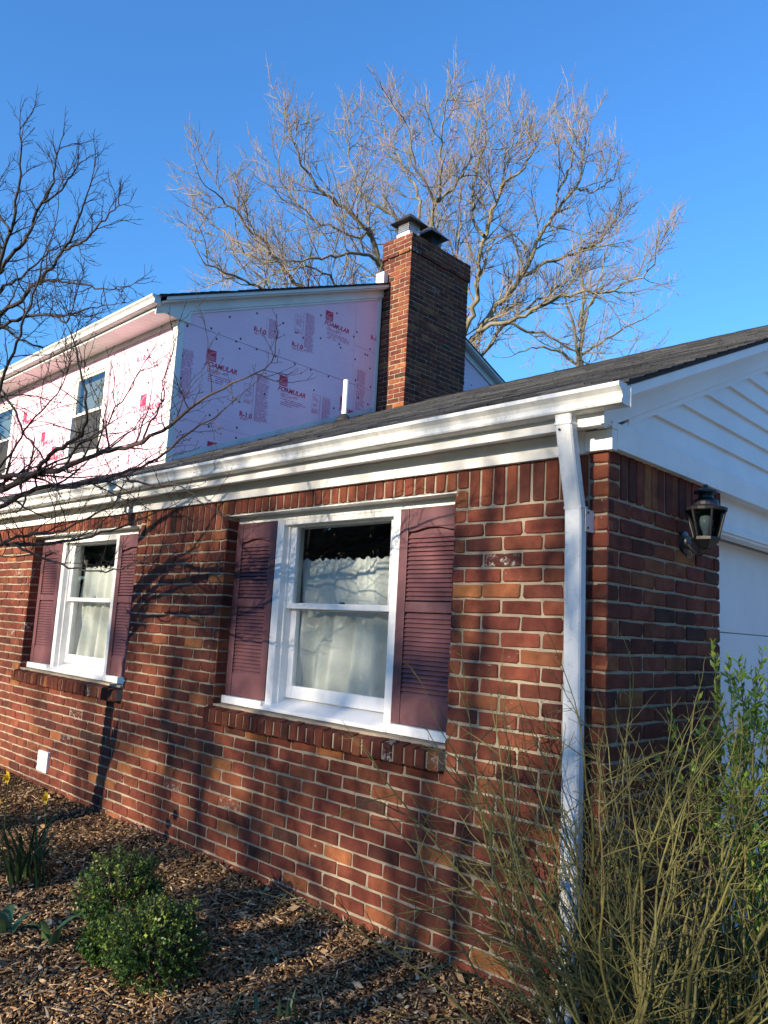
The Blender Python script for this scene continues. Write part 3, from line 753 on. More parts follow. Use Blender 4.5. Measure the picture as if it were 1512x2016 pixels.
def lines(r, y0, z0, w, h, pitch, mat, name, side=True, dense=.8, thick=.45, vertical=False):
    b = MB(); n = max(1, int(h/pitch))
    for k in range(n):
        z = z0-(k+.5)*pitch; y = y0; e = y0+w*(1 if k < n-1 else .6)*r.uniform(.8, 1)
        while y < e-.01:
            l = min(r.uniform(.02, .07), e-y)
            if r.random() < dense:
                t = pitch*thick/2
                if side: b._add([(PX, y, z-t), (PX, y+l, z-t), (PX, y+l, z+t), (PX, y, z+t)], [(0, 1, 2, 3)])
                else: b._add([(y, UY-.0010, z-t), (y+l, UY-.0010, z-t), (y+l, UY-.0010, z+t), (y, UY-.0010, z+t)], [(0, 1, 2, 3)])
            y += l+r.uniform(.006, .012)
    if b.v: b.build(name, mat, gw if side else fw)
def logo(y0, z1, s, side=True, cutz=None):
    zb = z1-s if cutz is None else max(z1-s, cutz)
    b = MB()
    if side: b._add([(PX, y0, zb), (PX, y0+s, zb), (PX, y0+s, z1), (PX, y0, z1)], [(0, 1, 2, 3)])
    else: b._add([(y0, UY-.0010, zb), (y0+s, UY-.0010, zb), (y0+s, UY-.0010, z1), (y0, UY-.0010, z1)], [(0, 1, 2, 3)])
    lg = b.build('logo', M_print, gw if side else fw)
    # pale arc and the two words in the square
    a = MB(); n = 12
    for k in range(n):
        t0, t1 = math.pi/2*k/n, math.pi/2*(k+1)/n
        P = []
        for (t, rr) in ((t0, .90), (t1, .90), (t1, .86), (t0, .86)):
            y = y0+s*(1-rr*math.sin(math.pi/2-t)*.95); z = z1-s*.78+s*rr*math.sin(t)*.72
            P.append((PX+.0006, y, z) if side else (y, UY-.0016, z))
        if min(p[2] for p in P) > zb: a._add(P, [(0, 1, 2, 3)])
    if a.v: a.build('logo_arc', M_print_white, gw if side else fw)
    if cutz is None and side:
        place_text('logo_word', 'OWENS', y0+s*.14, z1-s*.72, s*.74, M_print_white, bold=.01).location.x = PX+.0008
        place_text('logo_word', 'CORNING', y0+s*.10, z1-s*.90, s*.82, M_print_white, bold=.01).location.x = PX+.0008
r = random.Random(77)
for (ly, lz) in ((1.77, 4.375), (2.80, 4.355), (3.46, 5.405)):
    logo(ly, lz, .128); place_text('lettering', 'FOAMULAR', ly-.01, lz-.195, .43, M_print, shear=.28, bold=.03)
    lines(r, ly+.04, lz-.215, .30, .05, .016, M_print, 'small_print'); lines(r, ly+.04, lz-.275, .40, .10, .024, M_print_light, 'small_print')
logo(1.88, 3.335, .13, cutz=3.235); logo(3.80, 4.34, .125)
place_text('lettering', 'FOAMULAR', 3.79, 4.145, .43, M_print, shear=.28, bold=.03)
for (ry, rz) in ((2.27, 3.715), (2.375, 4.775), (2.95, 4.765), (3.93, 4.02)):
    place_text('rating', 'R-1.0', ry, rz, .175, M_print, bold=.035); lines(r, ry+.01, rz-.010, .17, .03, .014, M_print, 'small_print')
place_text('rating', 'R-1', 4.285, 5.265, .10, M_print, bold=.035)
for (y0, y1, z1, z0) in ((2.47, 2.665, 4.26, 3.70), (3.50, 3.65, 4.25, 3.94), (1.47, 1.62, 4.29, 3.72), (3.14, 3.30, 5.26, 4.75), (2.585, 2.73, 5.00, 4.74), (4.07, 4.24, 4.78, 4.22)):
    lines(r, y0, z1, y1-y0, z1-z0, .013, M_print_light, 'small_print', dense=.93, thick=.5)
    b = MB(); b._add([(PX, y0-.035, z0-.01), (PX, y0-.031, z0-.01), (PX, y0-.031, z1), (PX, y0-.035, z1)], [(0, 1, 2, 3)]); b.build('rule_line', M_print_light, gw)
for (y0, y1, z1, z0) in ((2.31, 2.44, 4.12, 3.93), (2.97, 3.11, 5.19, 5.0), (3.33, 3.46, 4.25, 4.06)):
    b = MB()
    for (p, q, c, d) in ((y0, y1, z1-.004, z1), (y0, y1, z0, z0+.004), (y0, y0+.004, z0, z1), (y1-.004, y1, z0, z1)): b._add([(PX, p, c), (PX, q, c), (PX, q, d), (PX, p, d)], [(0, 1, 2, 3)])
    b.build('label_box', M_print_light, gw); lines(r, y0+.02, z1-.02, y1-y0-.04, z1-z0-.04, .02, M_print_light, 'small_print'); lines(r, y0, z0-.01, y1-y0, .05, .012, M_print, 'small_print')
logo(-6.62, 3.86, .14, side=False); place_text('lettering', 'FOAMULAR', -6.63, 3.655, .45, M_print, shear=.28, bold=.03, side=False, parent=fw)
lines(r, -6.6, 3.63, .38, .10, .022, M_print_light, 'small_print', side=False)
place_text('rating', 'R-1.0', -6.80, 4.28, .19, M_print, bold=.035, side=False, parent=fw); lines(r, -6.79, 4.27, .18, .03, .014, M_print, 'small_print', side=False)
lines(r, -6.62, 4.50, .13, .30, .014, M_print_light, 'small_print', side=False); lines(r, -6.78, 3.45, .16, .40, .014, M_print_light, 'small_print', side=False)
for (lx, lz) in ((-9.35, 3.8), (-10.1, 4.2), (-8.95, 3.25+.3)):
    logo(lx, lz, .13, side=False); place_text('lettering', 'FOAMULAR', lx-.01, lz-.19, .43, M_print, shear=.28, bold=.03, side=False, parent=fw)
# trim of the upper storey
b = MB(); b.box(UX-.075, UX+.022, UY-.022, UY-.002, 2.95, 4.58); b.build('corner_board', M_white, house, bevel=.002)
b = MB(); b.box(UX+.0145, UX+.0225, UY-.0015, UY+.060, 2.95, 4.60); b.build('corner_board', M_white, house, bevel=.002)
b = MB(); b.box(UX+.0145, UX+.026, 4.385, 4.440, 4.1, ut(4.4)); b.build('corner_board', M_white, house, bevel=.002)
def uslope(b, x0, x1, ya, yb, z0, z1, back=True):
    for s in ((0, 1) if back else (0,)):
        P = []
        for x in (x0, x1):
            pts = [(ya, uroof_z(ya)+z0), (yb, uroof_z(yb)+z0), (yb, uroof_z(yb)+z1), (ya, uroof_z(ya)+z1)]
            if s: pts = [(2*URIDGE-p, z) for p, z in pts]
            P += [(x, p, z) for p, z in pts]
        b.hexa(P)
    return b
b = MB(); uslope(b, -5.80, -5.782, 1.16, URIDGE, -.062, -.022); b.build('rake_fascia', M_white, house, bevel=.002)
b = MB(); uslope(b, UX+.03, -5.80, 1.12, URIDGE, -.078, -.064); b.build('rake_soffit', M_white, house)
b = MB(); uslope(b, UX+.0145, UX+.036, 1.10, URIDGE, -.185, -.0785); b.build('rake_frieze', M_white, house, bevel=.002)
b = MB(); uslope(b, UX+.0145, UX+.026, 1.42, 4.40, -.212, -.187, back=False); b.build('rake_channel', M_white, house)
b = MB(); b.prism([(1.10, 4.60), (1.52, 4.575), (1.52, uroof_z(1.5)-.187), (1.10, uroof_z(1.10)-.03)], 'x', UX-.02, UX+.042); b.build('cornice_return', M_white, house, bevel=.002)
b = MB(); b.prism([(UY, roof_z(UY)+.012), (4.43, roof_z(4.43)+.012), (4.43, roof_z(4.43)+.075), (UY, roof_z(UY)+.075)], 'x', UX+.0145, UX+.020); b.build('step_flashing', M_gutter, house)
usf = MB(); usf.box(XL, UX-.021, 1.11, UY+.014, 4.612, 4.620); usf = usf.build('soffit', M_white, house)
x = UX-.03
while x > XL:
    q = MB(); q.box(x-.098, x, 1.115, UY-.012, 4.603, 4.6115); q.build('soffit_slat', M_white, usf); x -= .101
b = MB(); b.box(XL, UX-.021, 1.098, 1.112, 4.60, 4.70); b.build('fascia', M_white, house)
b = MB(); b.box(XL, UX-.076, UY-.016, UY-.0005, 4.545, 4.602); b.build('frieze_board', M_white, house, bevel=.002)
m = MB(); m.prism([(y_*1.15+1.0975*(1-1.15)*0+0, z_) for y_, z_ in [(p[0], p[1]) for p in gutter_profile(0, 0)]], 'x', XL, -5.80)
gu2 = MB(); gu2.prism([(1.0975+p*1.15, 4.632+q*1.15) for p, q in gutter_profile(0, 0)], 'x', XL, -5.80); gu2 = gu2.build('gutter', M_gutter, house)
b = MB(); b.prism([(1.0975+p*1.15, 4.632+q*1.15) for p, q in [(0, 0), (-.062, 0), (-.067, .016), (-.06, .02), (-.062, .034), (-.07, .047), (-.089, .062), (-.089, .079), (0, .082)]], 'x', -5.7995, -5.7965); b.build('end_cap', M_gutter, gu2)
roof('roof', XL-.2, -5.77, UEY, UEZ, URM, URIDGE, .022, 0, house, 9)
def upper_window(h):
    a, b_, c, d = h; w = MB()
    w.box(a-.045, a+.05, UY-.030, UY+.05, c-.05, d+.03); w.box(b_-.05, b_+.045, UY-.030, UY+.05, c-.05, d+.03)
    w.box(a+.05, b_-.05, UY-.028, UY+.05, d-.045, d+.028); w.box(a-.06, b_+.06, UY-.05, UY+.05, c-.055, c+.01)
    win = w.build('window', M_white, house, bevel=.003); zm = c+(d-c)*.50
    def sash(nm, y0, z0, z1):
        s = MB(); s.box(a+.05, a+.092, y0, y0+.028, z0, z1); s.box(b_-.092, b_-.05, y0, y0+.028, z0, z1)
        s.box(a+.092, b_-.092, y0+.001, y0+.027, z0, z0+.035); s.box(a+.092, b_-.092, y0+.001, y0+.027, z1-.035, z1); s.build(nm, M_white, win)
        p = MB(); p.box(a+.09, b_-.09, y0+.012, y0+.015, z0+.033, z1-.033); p.build('pane', M_glass, win)
    sash('upper_sash', UY-.012, zm-.018, d-.045); sash('lower_sash', UY+.020, c+.01, zm+.018)
    q = MB(); q.box(a+.06, b_-.06, UY+.075, UY+.077, c+.02, d-.05); q.build('pane_backing', M_pane_grey, win)  # sheet added behind the glass to grey the panes like a mirrored treeline
    q = MB(); q.box(a+.052, b_-.052, UY+.0085, UY+.0095, c+.01, zm-.02); q.build('insect_screen', M_screen, win)
for h in UWIN: upper_window(h)
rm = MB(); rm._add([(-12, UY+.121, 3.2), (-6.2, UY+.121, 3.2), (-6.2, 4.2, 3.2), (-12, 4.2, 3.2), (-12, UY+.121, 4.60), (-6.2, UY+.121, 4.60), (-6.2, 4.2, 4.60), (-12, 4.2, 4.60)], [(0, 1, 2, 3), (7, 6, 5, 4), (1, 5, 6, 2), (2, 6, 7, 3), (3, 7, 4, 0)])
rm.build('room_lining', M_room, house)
b = MB(); b.box(XL, XL+.2, .24, 9.7, -.1, 2.9); b.box(XL, XL+.2, UY+.12, 8.5, 2.7, 4.7); b.box(XL, -.2, 9.75, 9.95, -.1, 2.5); b.build('rear_walls', M_vinyl, house)
# roof furniture
pb = (-5.45, 3.476); pz = roof_z(pb[1])
pp = MB(); pp.lathe((pb[0], pb[1], pz-.05), [(.033, 0), (.033, .56), (.028, .56), (.028, .40)], 18); vp = pp.build('vent_pipe', M_pvc, house, smooth=False)
fl = MB(); fl.lathe((pb[0], pb[1], pz-.02), [(.11, 0), (.085, .03), (.060, .075), (.040, .085), (.036, .098)], 18); fl.build('pipe_flashing', M_rubber, vp, smooth=True)
b = MB(); b.box(-5.955, -5.80, 4.36, 4.44, uroof_z(4.4)-.02, uroof_z(4.4)+.165); b.build('flashing_block', M_white, house, bevel=.003)
cw = MB(); cw.hexa([(CX0+.0, CY0+.0, CZ1-.006), (CX1-.0, CY0+.0, CZ1-.006), (CX1-.0, CY1-.0, CZ1-.006), (CX0+.0, CY1-.0, CZ1-.006), (CX0+.1, CY0+.1, CZ1+.035), (CX1-.1, CY0+.1, CZ1+.035), (CX1-.1, CY1-.1, CZ1+.035), (CX0+.1, CY1-.1, CZ1+.035)]); cw.build('chimney_crown', M_mortar, chimney)
def flue(y, hz, mesh, sz, mcap):
    cx = (CX0+CX1)/2+.03; z = CZ1+.02
    t = MB(); t.box(cx-sz*.72, cx+sz*.72, y-sz*.72, y+sz*.72, z, z+hz*.30); fo = t.build('flue', M_pvc if mesh else M_black, chimney)
    k = MB(); n = 10
    for q in range(n+1):       # expanded-metal screen between flue and cap
        u = -sz*.66+sz*1.32*q/n
        for (dx_, dy_) in ((u, -sz*.66), (u, sz*.66), (-sz*.66, u), (sz*.66, u)):
            k.box(cx+dx_-.003, cx+dx_+.003, y+dy_-.003, y+dy_+.003, z+hz*.30, z+hz)
    for zz in np.linspace(z+hz*.34, z+hz*.95, 6):
        for s in (-1, 1):
            k.box(cx-sz*.66, cx+sz*.66, y+s*sz*.66-.002, y+s*sz*.66+.002, zz-.003, zz+.003); k.box(cx+s*sz*.66-.002, cx+s*sz*.66+.002, y-sz*.66, y+sz*.66, zz-.003, zz+.003)
    k.build('spark_screen', M_galv if mesh else M_black, chimney)
    c = MB(); e = sz*1.18; zc = z+hz+.02
    c._add([(cx-e, y-e, zc-.035), (cx+e, y-e, zc-.035), (cx+e, y+e, zc-.035), (cx-e, y+e, zc-.035), (cx-e*.25, y-e*.25, zc+.12), (cx+e*.25, y-e*.25, zc+.12), (cx+e*.25, y+e*.25, zc+.12), (cx-e*.25, y+e*.25, zc+.12)],
        [(3, 2, 1, 0), (4, 5, 6, 7), (0, 1, 5, 4), (1, 2, 6, 5), (2, 3, 7, 6), (3, 0, 4, 7)]); c.build('chimney_cap', mcap, chimney)
flue(4.63, .235, True, .165, M_cap); flue(5.08, .225, False, .165, M_black)

# ------------------------------------------------------------------ wall lantern
def lantern():
    A = np.array([.112, .66, 0]); root = tag(empty('wall_lantern', (0, .66, 1.80)), 'black metal wall lantern with clear panes under the white gable band', 'lantern')
    root.location = (0, 0, 0)
    zb, zt = 1.850, 1.976; rb_, rt_ = .051, .082; n = 6; rot = math.radians(10)
    c = lambda r_, z_, k: (A[0]+r_*math.cos(2*math.pi*k/n+rot), A[1]+r_*math.sin(2*math.pi*k/n+rot), z_)
    fr = []
    for k in range(n): fr.append((np.array([c(rb_, zb, k), c(rt_, zt, k)]), np.array([.0055, .0055])))
    V, Q = tube_arrays(fr, 6); np_mesh('frame', V, Q, M_black, root)
    b = MB(); b.lathe((A[0], A[1], 0), [(rb_*.5, zb-.045), (rb_*.95, zb-.018), (rb_+.008, zb-.008), (rb_+.008, zb+.004), (rb_-.01, zb+.004)], n, rot); b.build('base_plate', M_black, root)
    b = MB(); b.lathe((A[0], A[1], 0), [(rt_-.012, zt-.006), (rt_+.006, zt-.006), (rt_+.008, zt+.006), (rt_*.70, zt+.018), (rt_*.62, zt+.040), (rt_*.40, zt+.052), (rt_*.34, zt+.070), (rt_*.62, zt+.076), (rt_*.60, zt+.084), (rt_*.3, zt+.096), (.012, zt+.100), (.010, zt+.112), (.003, zt+.116)], n*3, rot); b.build('cap', M_black, root)
    for k in range(n):
        p = MB(); P = [np.array(c(rb_-.003, zb+.004, k)), np.array(c(rb_-.003, zb+.004, k+1)), np.array(c(rt_-.003, zt-.004, k+1)), np.array(c(rt_-.003, zt-.004, k))]
        nn = np.cross(P[1]-P[0], P[3]-P[0]); nn /= np.linalg.norm(nn)
        p.hexa([tuple(q) for q in P]+[tuple(q-nn*.002) for q in P]); p.build('pane', M_lampglass, root)
    b = MB(); b.lathe((A[0], A[1], zb), [(.014, 0), (.014, .028), (.018, .035), (.028, .06), (.030, .075), (.024, .095), (.010, .105)], 16); b.build('bulb', M_bulb, root, smooth=True)
    b = MB(); b.lathe((0, 0, 0), [(.052, 0), (.050, .010), (.030, .016), (.028, .024)], 20); wp = b.build('wall_plate', M_black, root); wp.rotation_euler = (0, math.radians(90), 0); wp.location = (-.002, A[1]+.03, 1.84)
    pts = np.array([(.01, A[1]+.03, 1.84), (.045, A[1]+.022, 1.800), (.078, A[1]+.01, 1.780), (.105, A[1], 1.790), (A[0], A[1], 1.812)])
    V, Q = tube_arrays([(pts, np.array([.010, .009, .008, .008, .010]))], 8); np_mesh('arm', V, Q, M_black, root, smooth=True)
    pts = np.array([(.0, A[1]+.03, 1.80), (.02, A[1]+.03, 1.765), (.04, A[1]+.026, 1.775), (.035, A[1]+.026, 1.795)])
    V, Q = tube_arrays([(pts, np.array([.006, .005, .005, .003]))], 6); np_mesh('scroll', V, Q, M_black, root, smooth=True)
lantern()

# ------------------------------------------------------------------ trees
def rnd_unit(r):
    v = np.array([r.gauss(0, 1), r.gauss(0, 1), r.gauss(0, 1)]); return v/(np.linalg.norm(v)+1e-9)
def smooth_path(P, n):
    P = np.asarray(P, float); d = np.r_[0, np.cumsum(np.linalg.norm(np.diff(P[:, :3], axis=0), axis=1))]
    t = np.linspace(0, d[-1], n); Q = np.stack([np.interp(t, d, P[:, k]) for k in range(P.shape[1])], 1)
    for _ in range(2): Q[1:-1] = (Q[:-2]+2*Q[1:-1]+Q[2:])/4
    return Q
def sprout(r, p0, d, L, r0, r1, n, wig, up):
    pts = [np.array(p0, float)]; d = d/np.linalg.norm(d)
    for k in range(n):
        d = d+rnd_unit(r)*wig+np.array([0, 0, up]); d /= np.linalg.norm(d); pts.append(pts[-1]+d*(L/n))
    return np.array(pts), np.linspace(r0, r1, n+1)
def branches(r, parents, spacing, lo, hi, ang, up, rk, rmin, n=4, wig=.22, start=.12, rel=None):
    out = []
    for P, R in parents:
        seg = np.linalg.norm(np.diff(P, axis=0), axis=1); cum = np.r_[0, np.cumsum(seg)]; Lp = cum[-1]
        s = Lp*start+r.uniform(0, spacing)
        while s < Lp:
            i = min(int(np.searchsorted(cum, s)), len(P)-1); i = max(i, 1); f = (s-cum[i-1])/(seg[i-1]+1e-9)
            p = P[i-1]*(1-f)+P[i]*f; rr = R[i-1]*(1-f)+R[i]*f; t = (P[i]-P[i-1])/(seg[i-1]+1e-9)
            q = rnd_unit(r); q -= t*(q@t); q /= (np.linalg.norm(q)+1e-9); a = math.radians(r.uniform(*ang))
            L = r.uniform(lo, hi)*(1.0-.45*s/Lp)
            if rel: L = min(L, Lp*rel)
            r0 = max(min(rr*rk, rr*.9), rmin)
            out.append(sprout(r, p, t*math.cos(a)+q*math.sin(a)+np.array([0, 0, up*.6]), L, r0, max(rmin*.6, r0*.35), n, wig, up*.35))
            s += spacing*r.uniform(.5, 1.5)
        # leading shoot
        out.append(sprout(r, P[-1], P[-1]-P[-2], r.uniform(lo, hi)*.6, max(R[-1]*.9, rmin), rmin*.6, n, wig, up*.4))
    return out
def tree(name, label, cat, limbs, spec, bark, twigm, seed, group=None, sides=6, extra=None):
    r = random.Random(seed); root = tag(empty(name, (0, 0, 0)), label, cat, group)
    lv = [limbs]
    for s in spec: lv.append(branches(r, lv[-1], **s))
    tubes('trunk', limbs, bark, root, sides)
    if len(lv) > 1: tubes('limbs', lv[1], bark, root, 4, kind='stuff')
    if len(lv) > 2:
        V1, F1 = tube_arrays([q for l in lv[2:] for q in l], 3)
        np_mesh('crown', V1, F1, twigm, root, smooth=True, kind='stuff')
    return root, lv
def px_limb(pts, dep, ra, rb_, n=None, r=None, wob=.05):
    """trace of a limb in the photograph set at a distance (depth may change along it)"""
    m_ = len(pts); D = np.linspace(dep[0], dep[1], m_)
    P = np.array([at_depth(x, y, d) for (x, y), d in zip(pts, D)])
    n = n or max(8, m_*3); Q = smooth_path(P, n)
    if r:
        for k in range(1, n-1): Q[k] += rnd_unit(r)*wob
    return Q, np.linspace(1, 0, n)**.8*(ra-rb_)+rb_
OAK = [
 ([(880,900),(872,800),(868,720),(880,660)], (24, 24), 26, 16),
 ([(868,720),(845,620),(800,560),(749,502),(727,465),(718,421),(695,395),(666,369),(636,347),(607,317),(581,280),(562,254),(551,217)], (24, 21), 15, 1.2),
 ([(749,502),(710,465),(666,461),(621,473),(577,484),(530,480)], (23, 20), 7, 1.2),
 ([(868,760),(780,660),(690,600),(662,565),(636,524),(614,502),(577,498),(520,500)], (24, 22), 9, 1.2),
 ([(868,780),(740,660),(650,600),(603,565),(562,539),(540,510),(514,484),(496,454),(470,421),(444,391),(414,361),(384,339),(370,321)], (24, 20.5), 13, 1.2),
 ([(650,600),(590,580),(540,565),(499,558),(466,539),(429,524),(395,506),(358,484)], (22.5, 20), 8, 1.2),
 ([(869,700),(840,560),(815,480),(803,428),(799,406),(781,387),(751,373),(721,361),(696,339),(681,287),(672,236),(660,180)], (24, 25.5), 10, 1.2),
 ([(803,428),(821,395),(825,361),(810,310),(773,254),(751,206),(744,176)], (24.6, 26), 7, 1.2),
 ([(872,700),(850,560),(847,450),(853,413),(855,358),(836,317),(814,280),(800,220),(790,170)], (24, 22), 9, 1.2),
 ([(855,358),(868,330),(870,307),(867,259),(865,207),(870,167),(872,122)], (23, 22), 6, 1.2),
 ([(855,358),(881,335),(907,300),(926,274),(932,230),(940,180)], (23, 24), 6, 1.2),
 ([(880,680),(922,644),(944,563),(948,470),(959,426),(978,367),(993,322),(1015,293),(1056,267),(1074,222),(1078,196)], (24, 23), 12, 1.2),
 ([(959,426),(937,396),(937,337),(937,285),(959,248),(963,193),(960,150)], (23.5, 25), 7, 1.2),
 ([(880,740),(926,678),(959,619),(1007,556),(1041,515),(1059,467),(1089,415),(1107,385),(1133,341),(1159,319),(1174,259),(1178,185)], (24, 25), 13, 1.2),
 ([(1107,385),(1119,322),(1141,285),(1148,222),(1148,200)], (24.7, 24), 5, 1.2),
 ([(945,640),(959,626),(1007,622),(1059,600),(1115,567),(1170,552),(1237,546),(1285,526),(1319,500),(1333,459)], (24, 22), 9, 1.2),
 ([(1041,515),(1096,485),(1152,467),(1189,452),(1219,426),(1244,389),(1248,367)], (24.5, 26), 8, 1.2),
 ([(885,800),(948,707),(993,641),(1040,590),(1100,560),(1160,500)], (24, 27), 10, 1.2),
 ([(904,560),(904,507),(900,456),(911,415),(905,360),(915,300)], (24, 26), 6, 1.2),
 ([(1007,622),(1060,640),(1110,650),(1160,690),(1200,730)], (24, 25), 6, 1.2),
 ([(718,421),(690,430),(640,410),(590,390),(540,330),(520,280)], (22.5, 21), 5, 1.2),
 ([(514,484),(470,480),(420,440),(380,400)], (21.5, 22), 5, 1.2),
 ([(993,322),(1000,270),(1020,220),(1022,190)], (23.5, 23), 4, 1.2),
 ([(1159,319),(1190,330),(1225,310),(1240,290)], (25, 25), 4, 1.2),
]
ro = random.Random(3)
px2m = lambda d: d/F
shrink = lambda p: [(880+(x-880)*.92, 740+(y-740)*.88) for x, y in p]
limbs = [px_limb(shrink(p), d, a*.52*px2m(24), b*.7*px2m(24), None, ro, .07) for p, d, a, b in OAK]
trunkpt = at_depth(884, 960, 24.0)
limbs.append((smooth_path([(trunkpt[0], trunkpt[1], -.2), tuple(trunkpt), tuple(at_depth(878, 760, 24))], 8), np.linspace(.55, .36, 8)))
tree('oak_tree', 'large bare oak with pale sunlit limbs rising behind the chimney', 'tree', limbs,
     [dict(spacing=.29, lo=.9, hi=2.5, ang=(28, 72), up=.24, rk=.5, rmin=.014, n=7, wig=.24, start=.20),
      dict(spacing=.185, lo=.45, hi=1.25, ang=(25, 68), up=.26, rk=.6, rmin=.010, n=4, wig=.24),
      dict(spacing=.115, lo=.18, hi=.55, ang=(22, 60), up=.36, rk=.7, rmin=.0064, n=2, wig=.16, start=.12)],
     M_bark_oak, M_twig_oak, 8)
FAR = [([(1150,1000),(1142,740),(1145,640),(1150,590),(1140,520)], (34, 34), 9, 2), ([(1142,740),(1128,640),(1118,590),(1090,560)], (34, 33), 5, 1), ([(1148,620),(1185,570),(1215,540)], (34, 35), 4, 1),
       ([(1142,720),(1100,690),(1050,680),(1010,700)], (34, 33), 4, 1), ([(1143,700),(1190,670),(1240,640),(1280,620)], (34, 35), 4, 1), ([(1144,660),(1160,600),(1180,560),(1190,510)], (34, 33), 4, 1), ([(1142,760),(1220,720),(1280,690)], (34, 33), 4, 1)]
limbs = [px_limb(p, d, a*.7*px2m(34), b*px2m(34), None, ro, .06) for p, d, a, b in FAR]
q0 = limbs[0][0][0]; limbs.append((smooth_path([(q0[0], q0[1], -.2), tuple(q0)], 4), np.linspace(.28, .2, 4)))
tree('background_tree', 'slender bare tree with straight pale trunk standing beyond the oak, above the garage roof', 'tree', limbs,
     [dict(spacing=.6, lo=.9, hi=2.4, ang=(30, 70), up=.3, rk=.5, rmin=.014, n=5, wig=.2, start=.2), dict(spacing=.3, lo=.4, hi=1.1, ang=(25, 65), up=.3, rk=.6, rmin=.009, n=3, wig=.2), dict(spacing=.2, lo=.2, hi=.5, ang=(25, 60), up=.3, rk=.7, rmin=.007, n=2, wig=.15)], M_bark_oak, M_twig_oak, 18)
LEFT = [([(-60,760),(-30,620),(-10,560),(8,477),(22,444),(33,416),(39,360),(44,313),(46,260),(44,222)], (21, 20), 11, 1),
 ([(-10,560),(8,510),(61,455),(72,422),(92,386),(111,358),(117,327),(122,291),(130,258)], (21, 20), 8, 1),
 ([(-40,660),(0,616),(44,591),(64,563),(94,538),(119,510),(139,483),(150,455),(167,422),(180,391),(192,358),(197,330)], (21, 19), 9, 1),
 ([(139,483),(167,469),(192,458),(211,430),(236,408),(255,391)], (19.8, 19), 5, 1),
 ([(-40,680),(0,638),(83,616),(122,622),(167,613),(197,602),(236,597)], (21, 18.5), 7, 1),
 ([(67,560),(103,544),(133,551),(167,549),(200,561),(228,566),(262,560)], (20, 18.5), 5, 1),
 ([(-20,590),(0,560),(36,549),(67,524),(92,494),(139,472)], (21, 22), 6, 1),
 ([(22,444),(0,410),(-20,360),(-30,300)], (20, 21), 5, 1), ([(92,386),(130,360),(160,320),(175,300)], (20, 21), 4, 1), ([(0,638),(60,680),(110,690),(160,660)], (21, 20), 5, 1),
 ([(122,622),(140,640),(158,588)], (19.5, 19), 4, 1)]
limbs = [px_limb([(-20+(x+20)*.93, 660+(y-660)*.95) for x, y in p], d, a*.55*px2m(20), b*.8*px2m(20), None, ro, .04) for p, d, a, b in LEFT]
q0 = limbs[0][0][0]; limbs.append((smooth_path([(q0[0], q0[1], -.2), tuple(q0)], 5), np.linspace(.3, .16, 5)))
tree('bare_tree', 'dark bare tree spreading over the upper gutter behind the house end', 'tree', limbs,
     [dict(spacing=.33, lo=.45, hi=1.25, ang=(25, 65), up=.10, rk=.5, rmin=.013, n=6, wig=.26, start=.15), dict(spacing=.18, lo=.22, hi=.65, ang=(25, 65), up=.12, rk=.6, rmin=.009, n=4, wig=.28), dict(spacing=.13, lo=.12, hi=.38, ang=(25, 65), up=.1, rk=.7, rmin=.0065, n=2, wig=.2, start=.2)], M_bark_dark, M_bark_dark, 28)
# dogwood in the bed, its trunk just out of frame; the limbs cross in front of the wall
def y_limb(pts, ys, ra, rb_, r, wob=.008):
    Y = np.linspace(ys[0], ys[1], len(pts)); P = np.array([on_y(x, y, yy) for (x, y), yy in zip(pts, Y)]); n = len(pts)*3
    Q = smooth_path(P, n)
    for k in range(1, n-1): Q[k] += rnd_unit(r)*wob
    return Q, np.linspace(1, 0, n)**.9*(ra-rb_)+rb_
DOG = [([(-60,985),(0,966),(37,947),(70,932),(122,925),(159,901),(222,888),(281,870),(326,842),(370,808),(407,781),(459,755),(507,733)], (-1.25, -1.10), .021, .0028),
 ([(37,945),(70,932),(96,899),(122,880),(159,862),(170,832),(174,806),(163,747),(152,703),(139,655)], (-1.22, -1.4), .013, .003),
 ([(-50,925),(-20,930),(7,938),(37,938),(70,932)], (-1.3, -1.22), .016, .012),
 ([(-60,1030),(0,999),(59,966),(107,955),(159,957),(222,934),(274,925),(330,892),(363,855),(407,832),(444,803)], (-1.2, -.95), .017, .0025),
 ([(-40,880),(0,765),(26,696),(48,632),(66,577),(82,534),(87,500)], (-1.35, -1.5), .010, .003),
 ([(-30,740),(0,767),(26,799),(48,854),(79,891),(95,920)], (-1.4, -1.2), .007, .004),
 ([(-60,1085),(0,1073),(83,1070),(127,1069),(178,1055),(229,1042),(279,1023),(330,1000)], (-1.15, -.80), .014, .0025),
 ([(0,1073),(35,1055),(79,1050),(133,1044),(178,1014),(222,1001),(240,960)], (-1.15, -1.0), .009, .0025),
 ([(0,1071),(35,1074),(76,1096),(117,1112),(152,1122),(197,1125),(241,1123),(300,1090)], (-1.13, -.9), .008, .002),
 ([(222,934),(260,945),(300,960),(340,945),(390,985)], (-1.08, -.95), .006, .002),
 ([(122,925),(150,880),(200,850),(230,800),(262,760)], (-1.2, -1.4), .006, .002),
 ([(281,870),(300,830),(320,790),(324,740)], (-1.15, -1.25), .005, .002),
 ([(0,920),(30,880),(60,830),(100,790),(130,740)], (-1.3, -1.5), .006, .002),
 ([(70,932),(120,910),(180,905),(240,860),(290,830)], (-1.2, -1.0), .006, .002)]
rd = random.Random(12)
limbs = [y_limb(p, ys, a, b, rd) for p, ys, a, b in DOG]
base = np.array([-3.95, -1.35])
forks = [tuple(l[0][0]) for l in limbs]
tp = [(base[0], base[1], -.05), (base[0]+.03, base[1]+.01, .7), (base[0]+.06, base[1]+.02, 1.45), (base[0]+.10, base[1], 2.1), (base[0]+.12, base[1]-.1, 3.0)]
